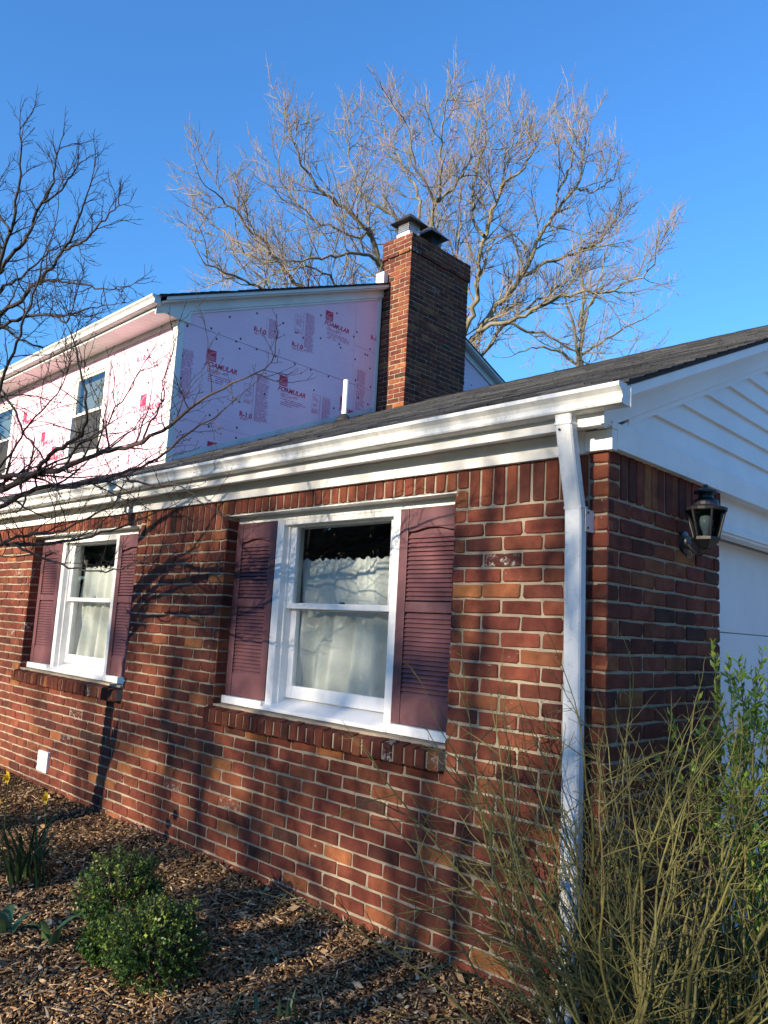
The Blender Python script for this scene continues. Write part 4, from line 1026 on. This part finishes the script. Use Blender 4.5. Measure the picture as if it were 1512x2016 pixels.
limbs.append((smooth_path(tp, 14), np.linspace(.075, .03, 14)))
for f in (0, 2, 3, 4, 5, 6):
    z = min(max(forks[f][2]-.35, .9), 2.6); limbs.append((smooth_path([(base[0]+.06, base[1]+.02, z), ((base[0]+forks[f][0])/2, (base[1]+forks[f][1])/2, z+.22), forks[f]], 8), np.linspace(.03, limbs[f][1][0], 8)))
root, lv = tree('dogwood_tree', 'bare dogwood with dark knobbly twigs reaching across the front wall from the planting bed', 'tree', limbs,
     [dict(spacing=.12, lo=.15, hi=.50, ang=(25, 65), up=.10, rk=.5, rmin=.0022, n=5, wig=.25, start=.10, rel=.5), dict(spacing=.075, lo=.05, hi=.22, ang=(25, 65), up=.16, rk=.65, rmin=.0016, n=4, wig=.28), dict(spacing=.05, lo=.02, hi=.07, ang=(25, 65), up=.2, rk=.8, rmin=.0013, n=2, wig=.2, start=.25)], M_bark_dog, M_bark_dog, 38)
# buds at the twig ends and a few withered fruits
V = []; Q = []; rr = random.Random(4)
for P, R in [l for l in lv[3]][::2]:
    p = P[-1]; s = rr.uniform(.0020, .0042); n0 = len(V)
    for q in ((1, 0, 0), (0, 1, 0), (-1, 0, 0), (0, -1, 0), (0, 0, 1.6), (0, 0, -1.2)): V.append(p+np.array(q)*s)
    for a, b in ((0, 1), (1, 2), (2, 3), (3, 0)): Q.append((n0+a, n0+b, n0+4)); Q.append((n0+b, n0+a, n0+5))
np_mesh('buds', V, Q, M_bark_dog, root, kind='stuff')
# trees across the yard, behind the photographer: they shade the wall and show in the panes
def yard_tree(name, label, x, y, h, tr, seed, spec, bark, lean=0.0, nl=9, first=.25, rise=.55):
    r = random.Random(seed); T, Rr = smooth_path([(x, y, -.1), (x+lean*.3, y, h*.3), (x+lean*.7, y+.1, h*.65), (x+lean, y, h)], 16), np.linspace(tr, tr*.18, 16)
    L = [(T, Rr)]
    for k in range(nl):
        f = first+(.95-first)*k/nl; i = int(f*15); a = r.uniform(0, 6.28)
        L.append(sprout(r, T[i], np.array([math.cos(a), math.sin(a), rise]), h*r.uniform(.28, .48)*(1.15-f if rise > .3 else .62), Rr[i]*.6, .02, 9, .16, .06))
    return tree(name, label, 'tree', L, spec, bark, bark, seed, 'bare trees across the front yard')
YS = [dict(spacing=.5, lo=.8, hi=2.0, ang=(25, 65), up=.15, rk=.5, rmin=.012, n=5, wig=.2, start=.15), dict(spacing=.3, lo=.35, hi=1.0, ang=(25, 65), up=.15, rk=.6, rmin=.008, n=3, wig=.2)]
yard_tree('yard_tree', 'thick trunked bare tree across the yard, facing the brick pier between the windows', -3.25, -18.0, 8.0, .13, 51, YS, M_bark_dark, .3, 6, .30)
yard_tree('yard_tree', 'bare forked tree standing across the yard, facing the window next to the downspout', -2.25, -16.0, 7.4, .09, 52, YS, M_bark_dark, -.3, 5, .30)
yard_tree('yard_tree', 'bare young tree standing across the yard, facing the downspout', -1.15, -11.0, 6.2, .08, 53, YS, M_bark_dark, .4, 4, .35)
YF = [dict(spacing=.62, lo=1.0, hi=2.6, ang=(25, 70), up=.10, rk=.5, rmin=.03, n=5, wig=.22, start=.12), dict(spacing=.38, lo=.5, hi=1.3, ang=(25, 65), up=.1, rk=.6, rmin=.016, n=3, wig=.22, start=.1)]
yard_tree('street_tree', 'broad low branched bare tree at the street, in line with the downspout', -1.9, -26.0, 10.5, .26, 55, YF, M_bark_dark, .6, 6, .86, .05)
yard_tree('street_tree', 'broad bare tree at the street, in line with the pier between the windows', -4.3, -31.0, 11.3, .28, 56, YF, M_bark_dark, -.6, 7, .82, .05)
yard_tree('street_tree', 'narrow twiggy bare tree in the yard, in line with the pier between the windows', -3.7, -22.0, 8.5, .2, 57, YF, M_bark_dark, .2, 7, .86, .05)
yard_tree('yard_tree', 'bare tree standing in the far yard, mirrored in the window panes', -13.5, -8.0, 11.0, .20, 54, YS, M_bark_dark, .5, 10, .2)

# ------------------------------------------------------------------ leaves
def leaves(pts, dirs, size, r, cols, wid=.5, fold=.2, jit=.5):
    g_ = np.random.default_rng(r.randrange(1 << 30)); p = np.asarray(pts, float); d = np.asarray(dirs, float); n = len(p)
    def unit(v): return v/(np.linalg.norm(v, axis=1, keepdims=True)+1e-9)
    d = unit(unit(d)+unit(g_.normal(size=(n, 3)))*jit); w = unit(np.cross(d, g_.normal(size=(n, 3)))); nn = np.cross(w, d)
    s = (size*g_.uniform(.65, 1.25, n))[:, None]
    V = np.stack([p, p+d*s*.45+w*s*wid*.5-nn*s*fold*.2, p+d*s-nn*s*fold*.3, p+d*s*.45-w*s*wid*.5-nn*s*fold*.2, p+d*s*.5+nn*s*fold*.12], 1).reshape(-1, 3)
    f = np.array([(0, 1, 4), (1, 2, 4), (2, 3, 4), (3, 0, 4)]); Q = (np.arange(n)[:, None, None]*5+f[None]).reshape(-1, 3)
    c = np.asarray(cols, float); c = c if len(c) == n else c[g_.integers(0, len(c), n)]
    T = np.repeat(np.c_[c*g_.uniform(.8, 1.2, (n, 1)), np.ones(n)], 5, axis=0)
    return V, Q, T
def boxwood():
    r = random.Random(31); root = tag(empty('boxwood', (-1.45, -.95, 0)), 'small dense boxwood of two rounded mounds growing in the mulch', 'shrub'); root.location = (0, 0, 0)
    mounds = [((-1.36, -1.00, .115), (.205, .20, .175)), ((-1.84, -.90, .150), (.20, .20, .195)), ((-1.62, -1.05, .06), (.12, .12, .09))]
    stems = []; P = []; D = []; Cc = []
    G = [(.060, .135, .020), (.045, .105, .018), (.082, .16, .024), (.034, .08, .016)]; Y = [(.23, .30, .04), (.17, .25, .035)]
    for (c, e) in mounds:
        c = np.array(c); e = np.array(e)
        for k in range(600):
            u = rnd_unit(r)
            if u[2] < -.75: continue
            rad = r.uniform(.80, 1.04)+.22*noise.noise((u[0]*2.5+c[0], u[1]*2.5, u[2]*2.5))
            tip = c+u*e*rad; base = c+u*e*rad*.55-np.array([0, 0, .02])
            tip = tip+np.array([0, 0, .012])
            if tip[2] < .012: continue
            n = 5; pth = np.array([base+(tip-base)*t+rnd_unit(r)*.004 for t in np.linspace(0, 1, n)]); stems.append((pth, np.linspace(.0022, .0009, n)))
            d = (tip-base)/np.linalg.norm(tip-base)
            young = r.random() < (.30 if u[2] > .35 else .08)
            for q in range(12):
                f = q/11; p = base+(tip-base)*(.25+.75*f); s = np.cross(d, rnd_unit(r)); s /= np.linalg.norm(s)+1e-9
                P.append(p); D.append(d*.6+s); Cc.append(r.choice(Y if young else G))
    V, Q, T = leaves(P, D, .0165, r, Cc, .55, .3, .3)
    for (c, e) in mounds:
        for k in range(7):
            tip = np.array(c)+rnd_unit(r)*np.array(e)*.55; stems.append((np.array([(c[0]+r.uniform(-.02, .02), c[1]+r.uniform(-.02, .02), -.02), (np.array(c)+tip)/2*[1, 1, .8], tip, tip+[0, 0, .01], tip+[0, 0, .02]]), np.linspace(.007, .002, 5)))
    tubes('stems', stems, M_bark_dog, root, 4); np_mesh('foliage', V, Q, M_leaf, root, T)
boxwood()
def bare_shrub():
    r = random.Random(61); root = tag(empty('bare_shrub'), 'tall leafless shrub of many olive green stems in front of the downspout', 'shrub')
    main = []
    for k in range(76):
        bx, by = .30+r.gauss(0, .13), -.36+r.gauss(0, .10)
        a = r.uniform(-math.pi, math.pi); sp = abs(r.gauss(0, .56))
        if k % 3 == 0: a = math.pi+r.gauss(0, .35); sp = r.uniform(.45, 1.0)
        d = np.array([math.cos(a)*sp, math.sin(a)*sp*.75, 1.0])
        L = r.uniform(.74, 1.28)*(1.0+.12*sp)
        p, R = sprout(r, (bx, by, -.04), d, L, r.uniform(.0042, .0085), .0018, 14, .15, .005)
        if p[:, 1].max() > -.03 and p[:, 0].min() < .02:
            p[:, 1] = np.minimum(p[:, 1], -.03-.02*r.random())
        main.append((p, R))
    for k in range(7):    # stout pale canes to the right
        bx, by = .46+r.gauss(0, .10), -.14+r.gauss(0, .10); d = np.array([r.uniform(-.15, .5), r.uniform(-.2, .3), 1.0])
        main.append(sprout(r, (bx, by, -.04), d, r.uniform(.9, 1.35), r.uniform(.006, .009), .002, 12, .10, .02))
    s1 = branches(r, main, .10, .10, .44, (25, 70), .04, .55, .0019, n=6, wig=.17, start=.15)
    s2 = branches(r, s1, .055, .02, .12, (35, 78), .04, .7, .0013, n=3, wig=.2, start=.08)
    def keep(L): return [(p, R) for p, R in L if not (p[:, 0].min() < .012 and p[:, 1].max() > -.012)]
    tubes('stems', main, M_twig_green, root, 6); tubes('side_shoots', keep(s1), M_twig_green, root, 4, kind='stuff'); tubes('twigs', keep(s2), M_twig_green, root, 3, kind='stuff')
bare_shrub()
def leafy_shrub():
    r = random.Random(62); root = tag(empty('leafy_shrub'), 'loose green leafy shrub growing against the garage door frame', 'shrub')
    main = []
    for k in range(26):
        bx, by = .26+r.gauss(0, .08), .62+r.gauss(0, .13); a = r.uniform(0, 6.28); sp = r.uniform(.05, .30)
        p, R = sprout(r, (bx, by, -.04), np.array([math.cos(a)*sp+.02, math.sin(a)*sp+.06, 1]), r.uniform(.9, 1.42), .006, .0018, 12, .07, .03)
        p[:, 0] = np.maximum(p[:, 0], .05); main.append((p, R))
    s1 = branches(r, main, .10, .12, .38, (20, 50), .15, .55, .0013, n=5, wig=.12, start=.3)
    P = []; D = []
    for p, R in s1+[(m_[0][5:], m_[1][5:]) for m_ in main]:
        for i in range(1, len(p)):
            for q in range(3):
                t = p[i]-p[i-1]; t /= np.linalg.norm(t)+1e-9; s = np.cross(t, rnd_unit(r)); s /= np.linalg.norm(s)+1e-9; P.append(p[i-1]+(p[i]-p[i-1])*r.random()); D.append(t*.9+s*.7)
    V, Q, T = leaves(P, D, .040, r, [(.14, .25, .035), (.19, .30, .045), (.10, .20, .03), (.24, .32, .06)], .36, .3, .25)
    tubes('stems', main, M_twig_green, root, 5); tubes('side_shoots', s1, M_twig_green, root, 4, kind='stuff'); np_mesh('foliage', V, Q, M_leaf, root, T)
leafy_shrub()
def blade(r, b, a, L, w, bend, col, n=8, lift=1.0):
    """one strap leaf with a keel"""
    V = []; Q = []; d = np.array([math.cos(a), math.sin(a), 0]); s = np.array([-math.sin(a), math.cos(a), 0]); p = np.array(b, float); th = math.radians(r.uniform(70, 86))*lift
    for k in range(n+1):
        t = k/n; ww = w*(1-t**2.2)*(.6+.4*min(1, t*5))+.0005; nn = np.array([-d[0]*math.sin(th), -d[1]*math.sin(th), math.cos(th)])
        V += [p+s*ww/2+nn*ww*.18, p, p-s*ww/2+nn*ww*.18]
        p = p+(d*math.cos(th)+np.array([0, 0, math.sin(th)]))*L/n; th -= bend/n*(.4+1.2*t)
    for k in range(n):
        for q in (0, 1): i = 3*k+q; Q.append((i, i+1, i+4, i+3))
    kk = r.uniform(.85, 1.15); return V, Q, [(col[0]*kk, col[1]*kk, col[2]*kk, 1)]*len(V)
def clump(name, label, cat, spots, nb, L, w, bend, cols, seed, lift=1.0, flowers=()):
    r = random.Random(seed); root = tag(empty(name), label, cat)
    for (x, y) in spots:
        for k in range(nb):
            v, q, t = blade(r, (x+r.gauss(0, .018), y+r.gauss(0, .018), gz(x, y)-.01), r.uniform(0, 6.28), L*r.uniform(.6, 1.1), w*r.uniform(.7, 1.2), bend*r.uniform(.5, 1.3), r.choice(cols), lift=lift)
            np_mesh('leaf', v, q, M_leaf, root, t, smooth=True)
    for (x, y, z) in flowers:
        b = np.array((x, y, gz(x, y))); top = np.array((x+.02, y-.02, z)); V, Q = tube_arrays([(smooth_path([tuple(b), tuple((b+top)/2+[.01, 0, 0]), tuple(top)], 7), np.full(7, .0032))], 5)
        np_mesh('stalk', V, Q, M_leaf, root, np.tile((.08, .14, .03, 1), (len(V), 1)), smooth=True)
        f = MB()
        for k in range(6):
            a = 2*math.pi*k/6; d = np.array([math.cos(a), math.sin(a)*.5-.5*0, math.sin(a)]); d = np.array([math.cos(a), -.25, math.sin(a)]); s = np.array([-math.sin(a), 0, math.cos(a)])
            c = top; f._add([c, c+d*.022+s*.013, c+d*.040, c+d*.022-s*.013, c+d*.02+np.array([0, -.004, 0])], [(0, 1, 4), (1, 2, 4), (2, 3, 4), (3, 0, 4)])
        for k in range(8):
            a0, a1 = 2*math.pi*k/8, 2*math.pi*(k+1)/8; c = top
            f._add([c+np.array([.010*math.cos(a0), 0, .010*math.sin(a0)]), c+np.array([.010*math.cos(a1), 0, .010*math.sin(a1)]), c+np.array([.015*math.cos(a1), -.026, .015*math.sin(a1)]), c+np.array([.015*math.cos(a0), -.026, .015*math.sin(a0)])], [(0, 1, 2, 3)])
        f.build('flower', M_petal, root)
    return root
DG = [(.030, .062, .024), (.040, .075, .028), (.025, .05, .02)]
clump('daffodil_clump', 'clump of dark strap leaves with yellow daffodil flowers by the left of the bed', 'flowers', [(-2.78, -.98), (-2.70, -.90), (-2.86, -.90)], 15, .46, .016, 1.9, DG, 71,
      flowers=[tuple(on_y(22, 1528, -1.0)), tuple(on_y(97, 1568, -.75)), tuple(on_y(4, 1577, -1.0))])
TG = [(.075, .14, .06), (.09, .16, .065)]
clump('tulip_plant', 'tulip with one broad arching pale green leaf beside the boxwood', 'plant', [(-1.93, -1.16)], 4, .17, .050, 1.6, TG, 72, .9)
clump('tulip_plant', 'tulip with broad flopped pale green leaves in the shade of the daffodils', 'plant', [(-2.12, -1.28)], 4, .22, .055, 2.0, TG, 73, .85)
clump('bulb_shoots', 'narrow green bulb shoots poking up through the mulch near the brick wall', 'plant', [(-.86, -.86), (-.80, -.80), (-.74, -.77), (-.93, -.93)], 4, .115, .013, .7, TG, 74, 1.0)
def ground_ivy():
    r = random.Random(75); root = tag(empty('low_leafy_plant'), 'low plant with broad dark green leaves at the foot of the garage wall', 'plant'); P = []; D = []
    st = []
    for k in range(60):
        x, y = .22+r.gauss(0, .08), .55+r.gauss(0, .12); h = r.uniform(.04, .20); b = np.array((x, y, 0.)); tp_ = np.array((x+r.gauss(0, .03), y+r.gauss(0, .03), h)); st.append((np.array([b, (b+tp_)/2, tp_]), np.array([.002, .0018, .0015])))
        P += [tp_]*3; D += [np.array([r.gauss(0, 1), r.gauss(0, 1), .25]) for _ in range(3)]
    V, Q, T = leaves(P, D, .062, r, [(.035, .10, .03), (.05, .13, .035), (.03, .08, .03)], .8, .2, .2)
    tubes('stems', st, M_twig_green, root, 4, kind='stuff'); np_mesh('foliage', V, Q, M_leaf, root, T)
ground_ivy()
# evergreen across the yard: a dark conifer, mirrored in the panes
def conifer(x, y, h, rad, seed, label, grp='row of conifers along the driveway'):
    r = random.Random(seed); root = tag(empty('conifer'), label, 'tree', grp); ps = []; ds = []; st = [(np.array([(x, y, -.1), (x, y, h*.5), (x, y, h)]), np.array([.22, .14, .02]))]
    for k in range(260):
        f = r.random()**.8; z = .5+f*(h-.7); L = rad*(1-f)*r.uniform(.7, 1.1)+.15; a = r.uniform(0, 6.28); d = np.array([math.cos(a), math.sin(a), -.12]); p, R = sprout(r, (x, y, z), d, L, .03, .006, 6, .06, -.03); st2 = (p, R); st.append((p[[0, 3, 6]], R[[0, 3, 6]]))
        for i in range(1, 7):
            for q in range(7):
                s = rnd_unit(r); ps.append(p[i]+rnd_unit(r)*.08); ds.append(d*.5+s*.6+np.array([0, 0, -.6]))
    V, Q, T = leaves(ps, ds, .34, r, [(.020, .040, .016), (.028, .05, .02), (.015, .03, .013)], .28, .1, .3)
    tubes('trunk', st, M_bark_dark, root, 5); np_mesh('foliage', V, Q, M_leaf, root, T)
conifer(-12.2, -11.2, 11, 2.6, 91, 'dark conifer across the yard, mirrored in the window next to the downspout', 'dark conifers across the front yard')
conifer(-19.0, -5.2, 12, 3.2, 92, 'dark conifer beyond the yard, mirrored in the window past the brick pier', 'dark conifers across the front yard')
# unseen hedge across the yard, added to cast shade patches on the bed
def hedge():
    r = random.Random(93); root = tag(empty('hedge'), 'unseen evergreen hedge added across the front yard to shade the planting bed', 'hedge'); P = []; D = []; st = []
    for k in range(5200):
        x = r.uniform(-6.5, 2.4); top = 1.28+.6*noise.noise((x*.9, 0, 5))+.2*noise.noise((x*3.1, 1, 5)); z = r.uniform(.1, 1)**.6*top; P.append(np.array([x, -7.0+r.gauss(0, .22), z])); D.append(rnd_unit(r)+np.array([0, 0, .5]))
    for k in range(60):
        x = r.uniform(-6.5, 2.4); st.append((np.array([(x, -7, -.1), (x+.05, -7, .5), (x+.08, -7.02, 1.0)]), np.array([.02, .015, .006])))
    V, Q, T = leaves(P, D, .085, r, [(.03, .06, .02), (.045, .08, .025)], .5, .2, .3); tubes('stems', st, M_bark_dark, root, 4); np_mesh('foliage', V, Q, M_leaf, root, T)
hedge()
def evergreen(x, y, rad, h, seed, label, n):
    r = random.Random(seed); root = tag(empty('evergreen_shrub'), label, 'shrub'); P = []; D = []; st = []
    for k in range(26):
        a = r.uniform(0, 6.28); q = r.uniform(.2, .9); tp_ = np.array([x+math.cos(a)*rad*q*.8, y+math.sin(a)*rad*q*.8, h*r.uniform(.5, .92)]); st.append((np.array([(x+math.cos(a)*.15, y+math.sin(a)*.15, -.1), ((x+tp_[0])/2, (y+tp_[1])/2, tp_[2]*.55), tuple(tp_)]), np.array([.03, .02, .006])))
    cl = [np.array([x, y, h*.5])+rnd_unit(r)*np.array([rad, rad, h*.5])*r.uniform(.4, 1) for _ in range(64)]
    for k in range(n):
        c = r.choice(cl); p = c+rnd_unit(r)*r.uniform(.1, .55)
        if p[2] < .05: continue
        P.append(p); D.append(rnd_unit(r)+np.array([0, 0, .3]))
    V, Q, T = leaves(P, D, .085, r, [(.03, .06, .02), (.045, .08, .025)], .5, .2, .3); tubes('stems', st, M_bark_dark, root, 4); np_mesh('foliage', V, Q, M_leaf, root, T)
def arborvitae(x, y, h, rad, seed):  # unseen row, added to block sky light from the garage wall and gable
    r = random.Random(seed); root = tag(empty('arborvitae'), 'unseen dense arborvitae added beyond the driveway to dim the garage side', 'tree', 'added arborvitae screen that blocks sky light')
    P = []; D = []
    for k in range(1500):
        z = h*(r.random()**.8); a = r.uniform(0, 6.28); q = rad*min(1, (h-z)/h*1.7+.05)*r.uniform(.72, 1.05)*(.6 if z < .3 else 1); P.append(np.array([x+math.cos(a)*q, y+math.sin(a)*q, z+.05])); D.append(np.array([math.cos(a)*.5, math.sin(a)*.5, 1.]))
    V, Q, T = leaves(P, D, .48, r, [(.020, .045, .014), (.03, .058, .02), (.016, .034, .012)], .5, .2, .5)
    tubes('trunk', [(np.array([(x, y, -.15), (x, y, h*.5), (x, y, h*.93)]), np.array([.12, .08, .01]))], M_bark_dark, root, 6); np_mesh('foliage', V, Q, M_leaf, root, T)
for k in range(10): arborvitae(9.6+.2*math.sin(k*2.1), -3.5+1.5*k, 2.7+.35*math.sin(k*1.7), .85, 120+k)
def far_wood():
    r = random.Random(99); P = []; D = []
    for k in range(15000):
        a = r.uniform(0, 2*math.pi); x, y = math.sin(a), math.cos(a); R_ = r.uniform(46, 70)
        south = max(0, -y); top = (9+3*noise.noise((x*6, y*6, 2)))*(1-.68*south**6)
        P.append(np.array([x*R_, y*R_, top*r.random()**.7])); D.append(rnd_unit(r)+np.array([0, 0, .8]))
    V, Q, T = leaves(P, D, 2.3, r, [(.055, .045, .035), (.07, .058, .042), (.035, .045, .025), (.025, .035, .02)], .5, .2, .4)
    tag(np_mesh('far_wood', V, Q, M_leaf, None, T), kind='stuff')
far_wood()
evergreen(-.1, -13.0, 1.15, 7.4, 95, 'tall evergreen holly across the front yard, facing the downspout', 4000)

# ------------------------------------------------------------------ mulch chips
def chips():
    r = np.random.default_rng(5); n = 128000
    # more where the bed is near the camera
    x = r.uniform(-6.2, 1.05, n); y = -r.power(1.0, n)*2.5
    dens = 1/(1+((x+.9)**2+(y+.9)**2)*.18); keep = r.random(n) < dens; x, y = x[keep], y[keep]
    x2 = r.uniform(.03, 1.0, 5000); y2 = r.uniform(-.1, 1.15, 5000); x = np.r_[x, x2]; y = np.r_[y, y2]
    k = y > -.004; k &= x < .01; x = x[~k]; y = y[~k]; n = len(x)
    z = np.array([gz(a, b) for a, b in zip(x, y)])+r.uniform(.0, .012, n)
    kind = r.random(n); L = np.where(kind < .50, r.uniform(.006, .016, n), np.where(kind < .86, r.lognormal(-3.75, .32, n), r.uniform(.035, .095, n)))
    Wd = np.where(kind < .50, L*r.uniform(.25, .7, n), np.where(kind < .86, L*r.uniform(.14, .42, n), r.uniform(.003, .0085, n))); H = r.uniform(.0014, .004, n)
    a = r.uniform(0, 2*np.pi, n); tl = r.normal(0, .26, n); rl = r.normal(0, .35, n)
    u = np.stack([np.cos(a)*np.cos(tl), np.sin(a)*np.cos(tl), np.sin(tl)], 1); w = np.stack([-np.sin(a), np.cos(a), np.zeros(n)], 1)
    nn = np.cross(u, w); w2 = w*np.cos(rl)[:, None]+nn*np.sin(rl)[:, None]; nn = np.cross(u, w2)
    c = np.stack([x, y, z], 1)
    def pt(p, q, s): return c+u*(L*p/2)[:, None]+w2*(Wd*q/2)[:, None]+nn*(H*s)[:, None]
    e = r.uniform(.35, 1, (4, n))
    V = np.stack([pt(-1, -e[0], 0), pt(-1, e[1], 0), pt(1, e[2], 0), pt(1, -e[3], 0), pt(-.1, -1, 1.6), pt(.05, 1, 1.6), pt(-.9, 0, 1), pt(.9, 0, 1)], 1)
    f = np.array([(0, 4, 6), (6, 4, 5), (6, 5, 1), (0, 6, 1), (4, 3, 7), (4, 7, 5), (5, 7, 2), (7, 3, 2), (0, 1, 2), (0, 2, 3)])
    Q = (np.arange(n)[:, None, None]*8+f[None]).reshape(-1, 3)
    pal = np.array([(.27, .15, .065), (.38, .23, .11), (.50, .34, .18), (.19, .105, .05), (.62, .46, .28), (.33, .24, .16), (.085, .05, .03)]); wt = np.array([.21, .19, .15, .18, .07, .08, .12])
    t = pal[r.choice(len(pal), n, p=wt)]*r.uniform(.75, 1.25, (n, 1)); t = np.c_[t, np.ones(n)]
    tag(np_mesh('mulch_chips', V.reshape(-1, 3), Q, M_chip, None, np.repeat(t, 8, axis=0)), kind='stuff')
chips()
def litter():
    r = random.Random(8); P = []; D = []; C_ = []
    for k in range(420):
        x = r.uniform(-4.5, .9); y = -abs(r.gauss(0, .9))-.03
        if y < -2.4: continue
        P.append(np.array([x, y, gz(x, y)+.012])); a = r.uniform(0, 6.28); D.append(np.array([math.cos(a), math.sin(a), r.uniform(-.1, .5)])); C_.append(r.choice([(.24, .14, .07), (.32, .21, .12), (.16, .09, .05), (.38, .30, .20)]))
    V, Q, T = leaves(P, D, .055, r, C_, .55, .7, .35); tag(np_mesh('dead_leaves', V, Q, M_chip, None, T), kind='stuff')
    tw = []
    for k in range(90):
        x = r.uniform(-4, .9); y = -abs(r.gauss(0, .8))-.05; a = r.uniform(0, 6.28); tw.append(sprout(r, (x, y, gz(x, y)+.014), np.array([math.cos(a), math.sin(a), .02]), r.uniform(.06, .22), .0022, .0010, 4, .12, 0))
    tubes('fallen_twigs', tw, M_bark_dog, None, 4, kind='stuff')
litter()
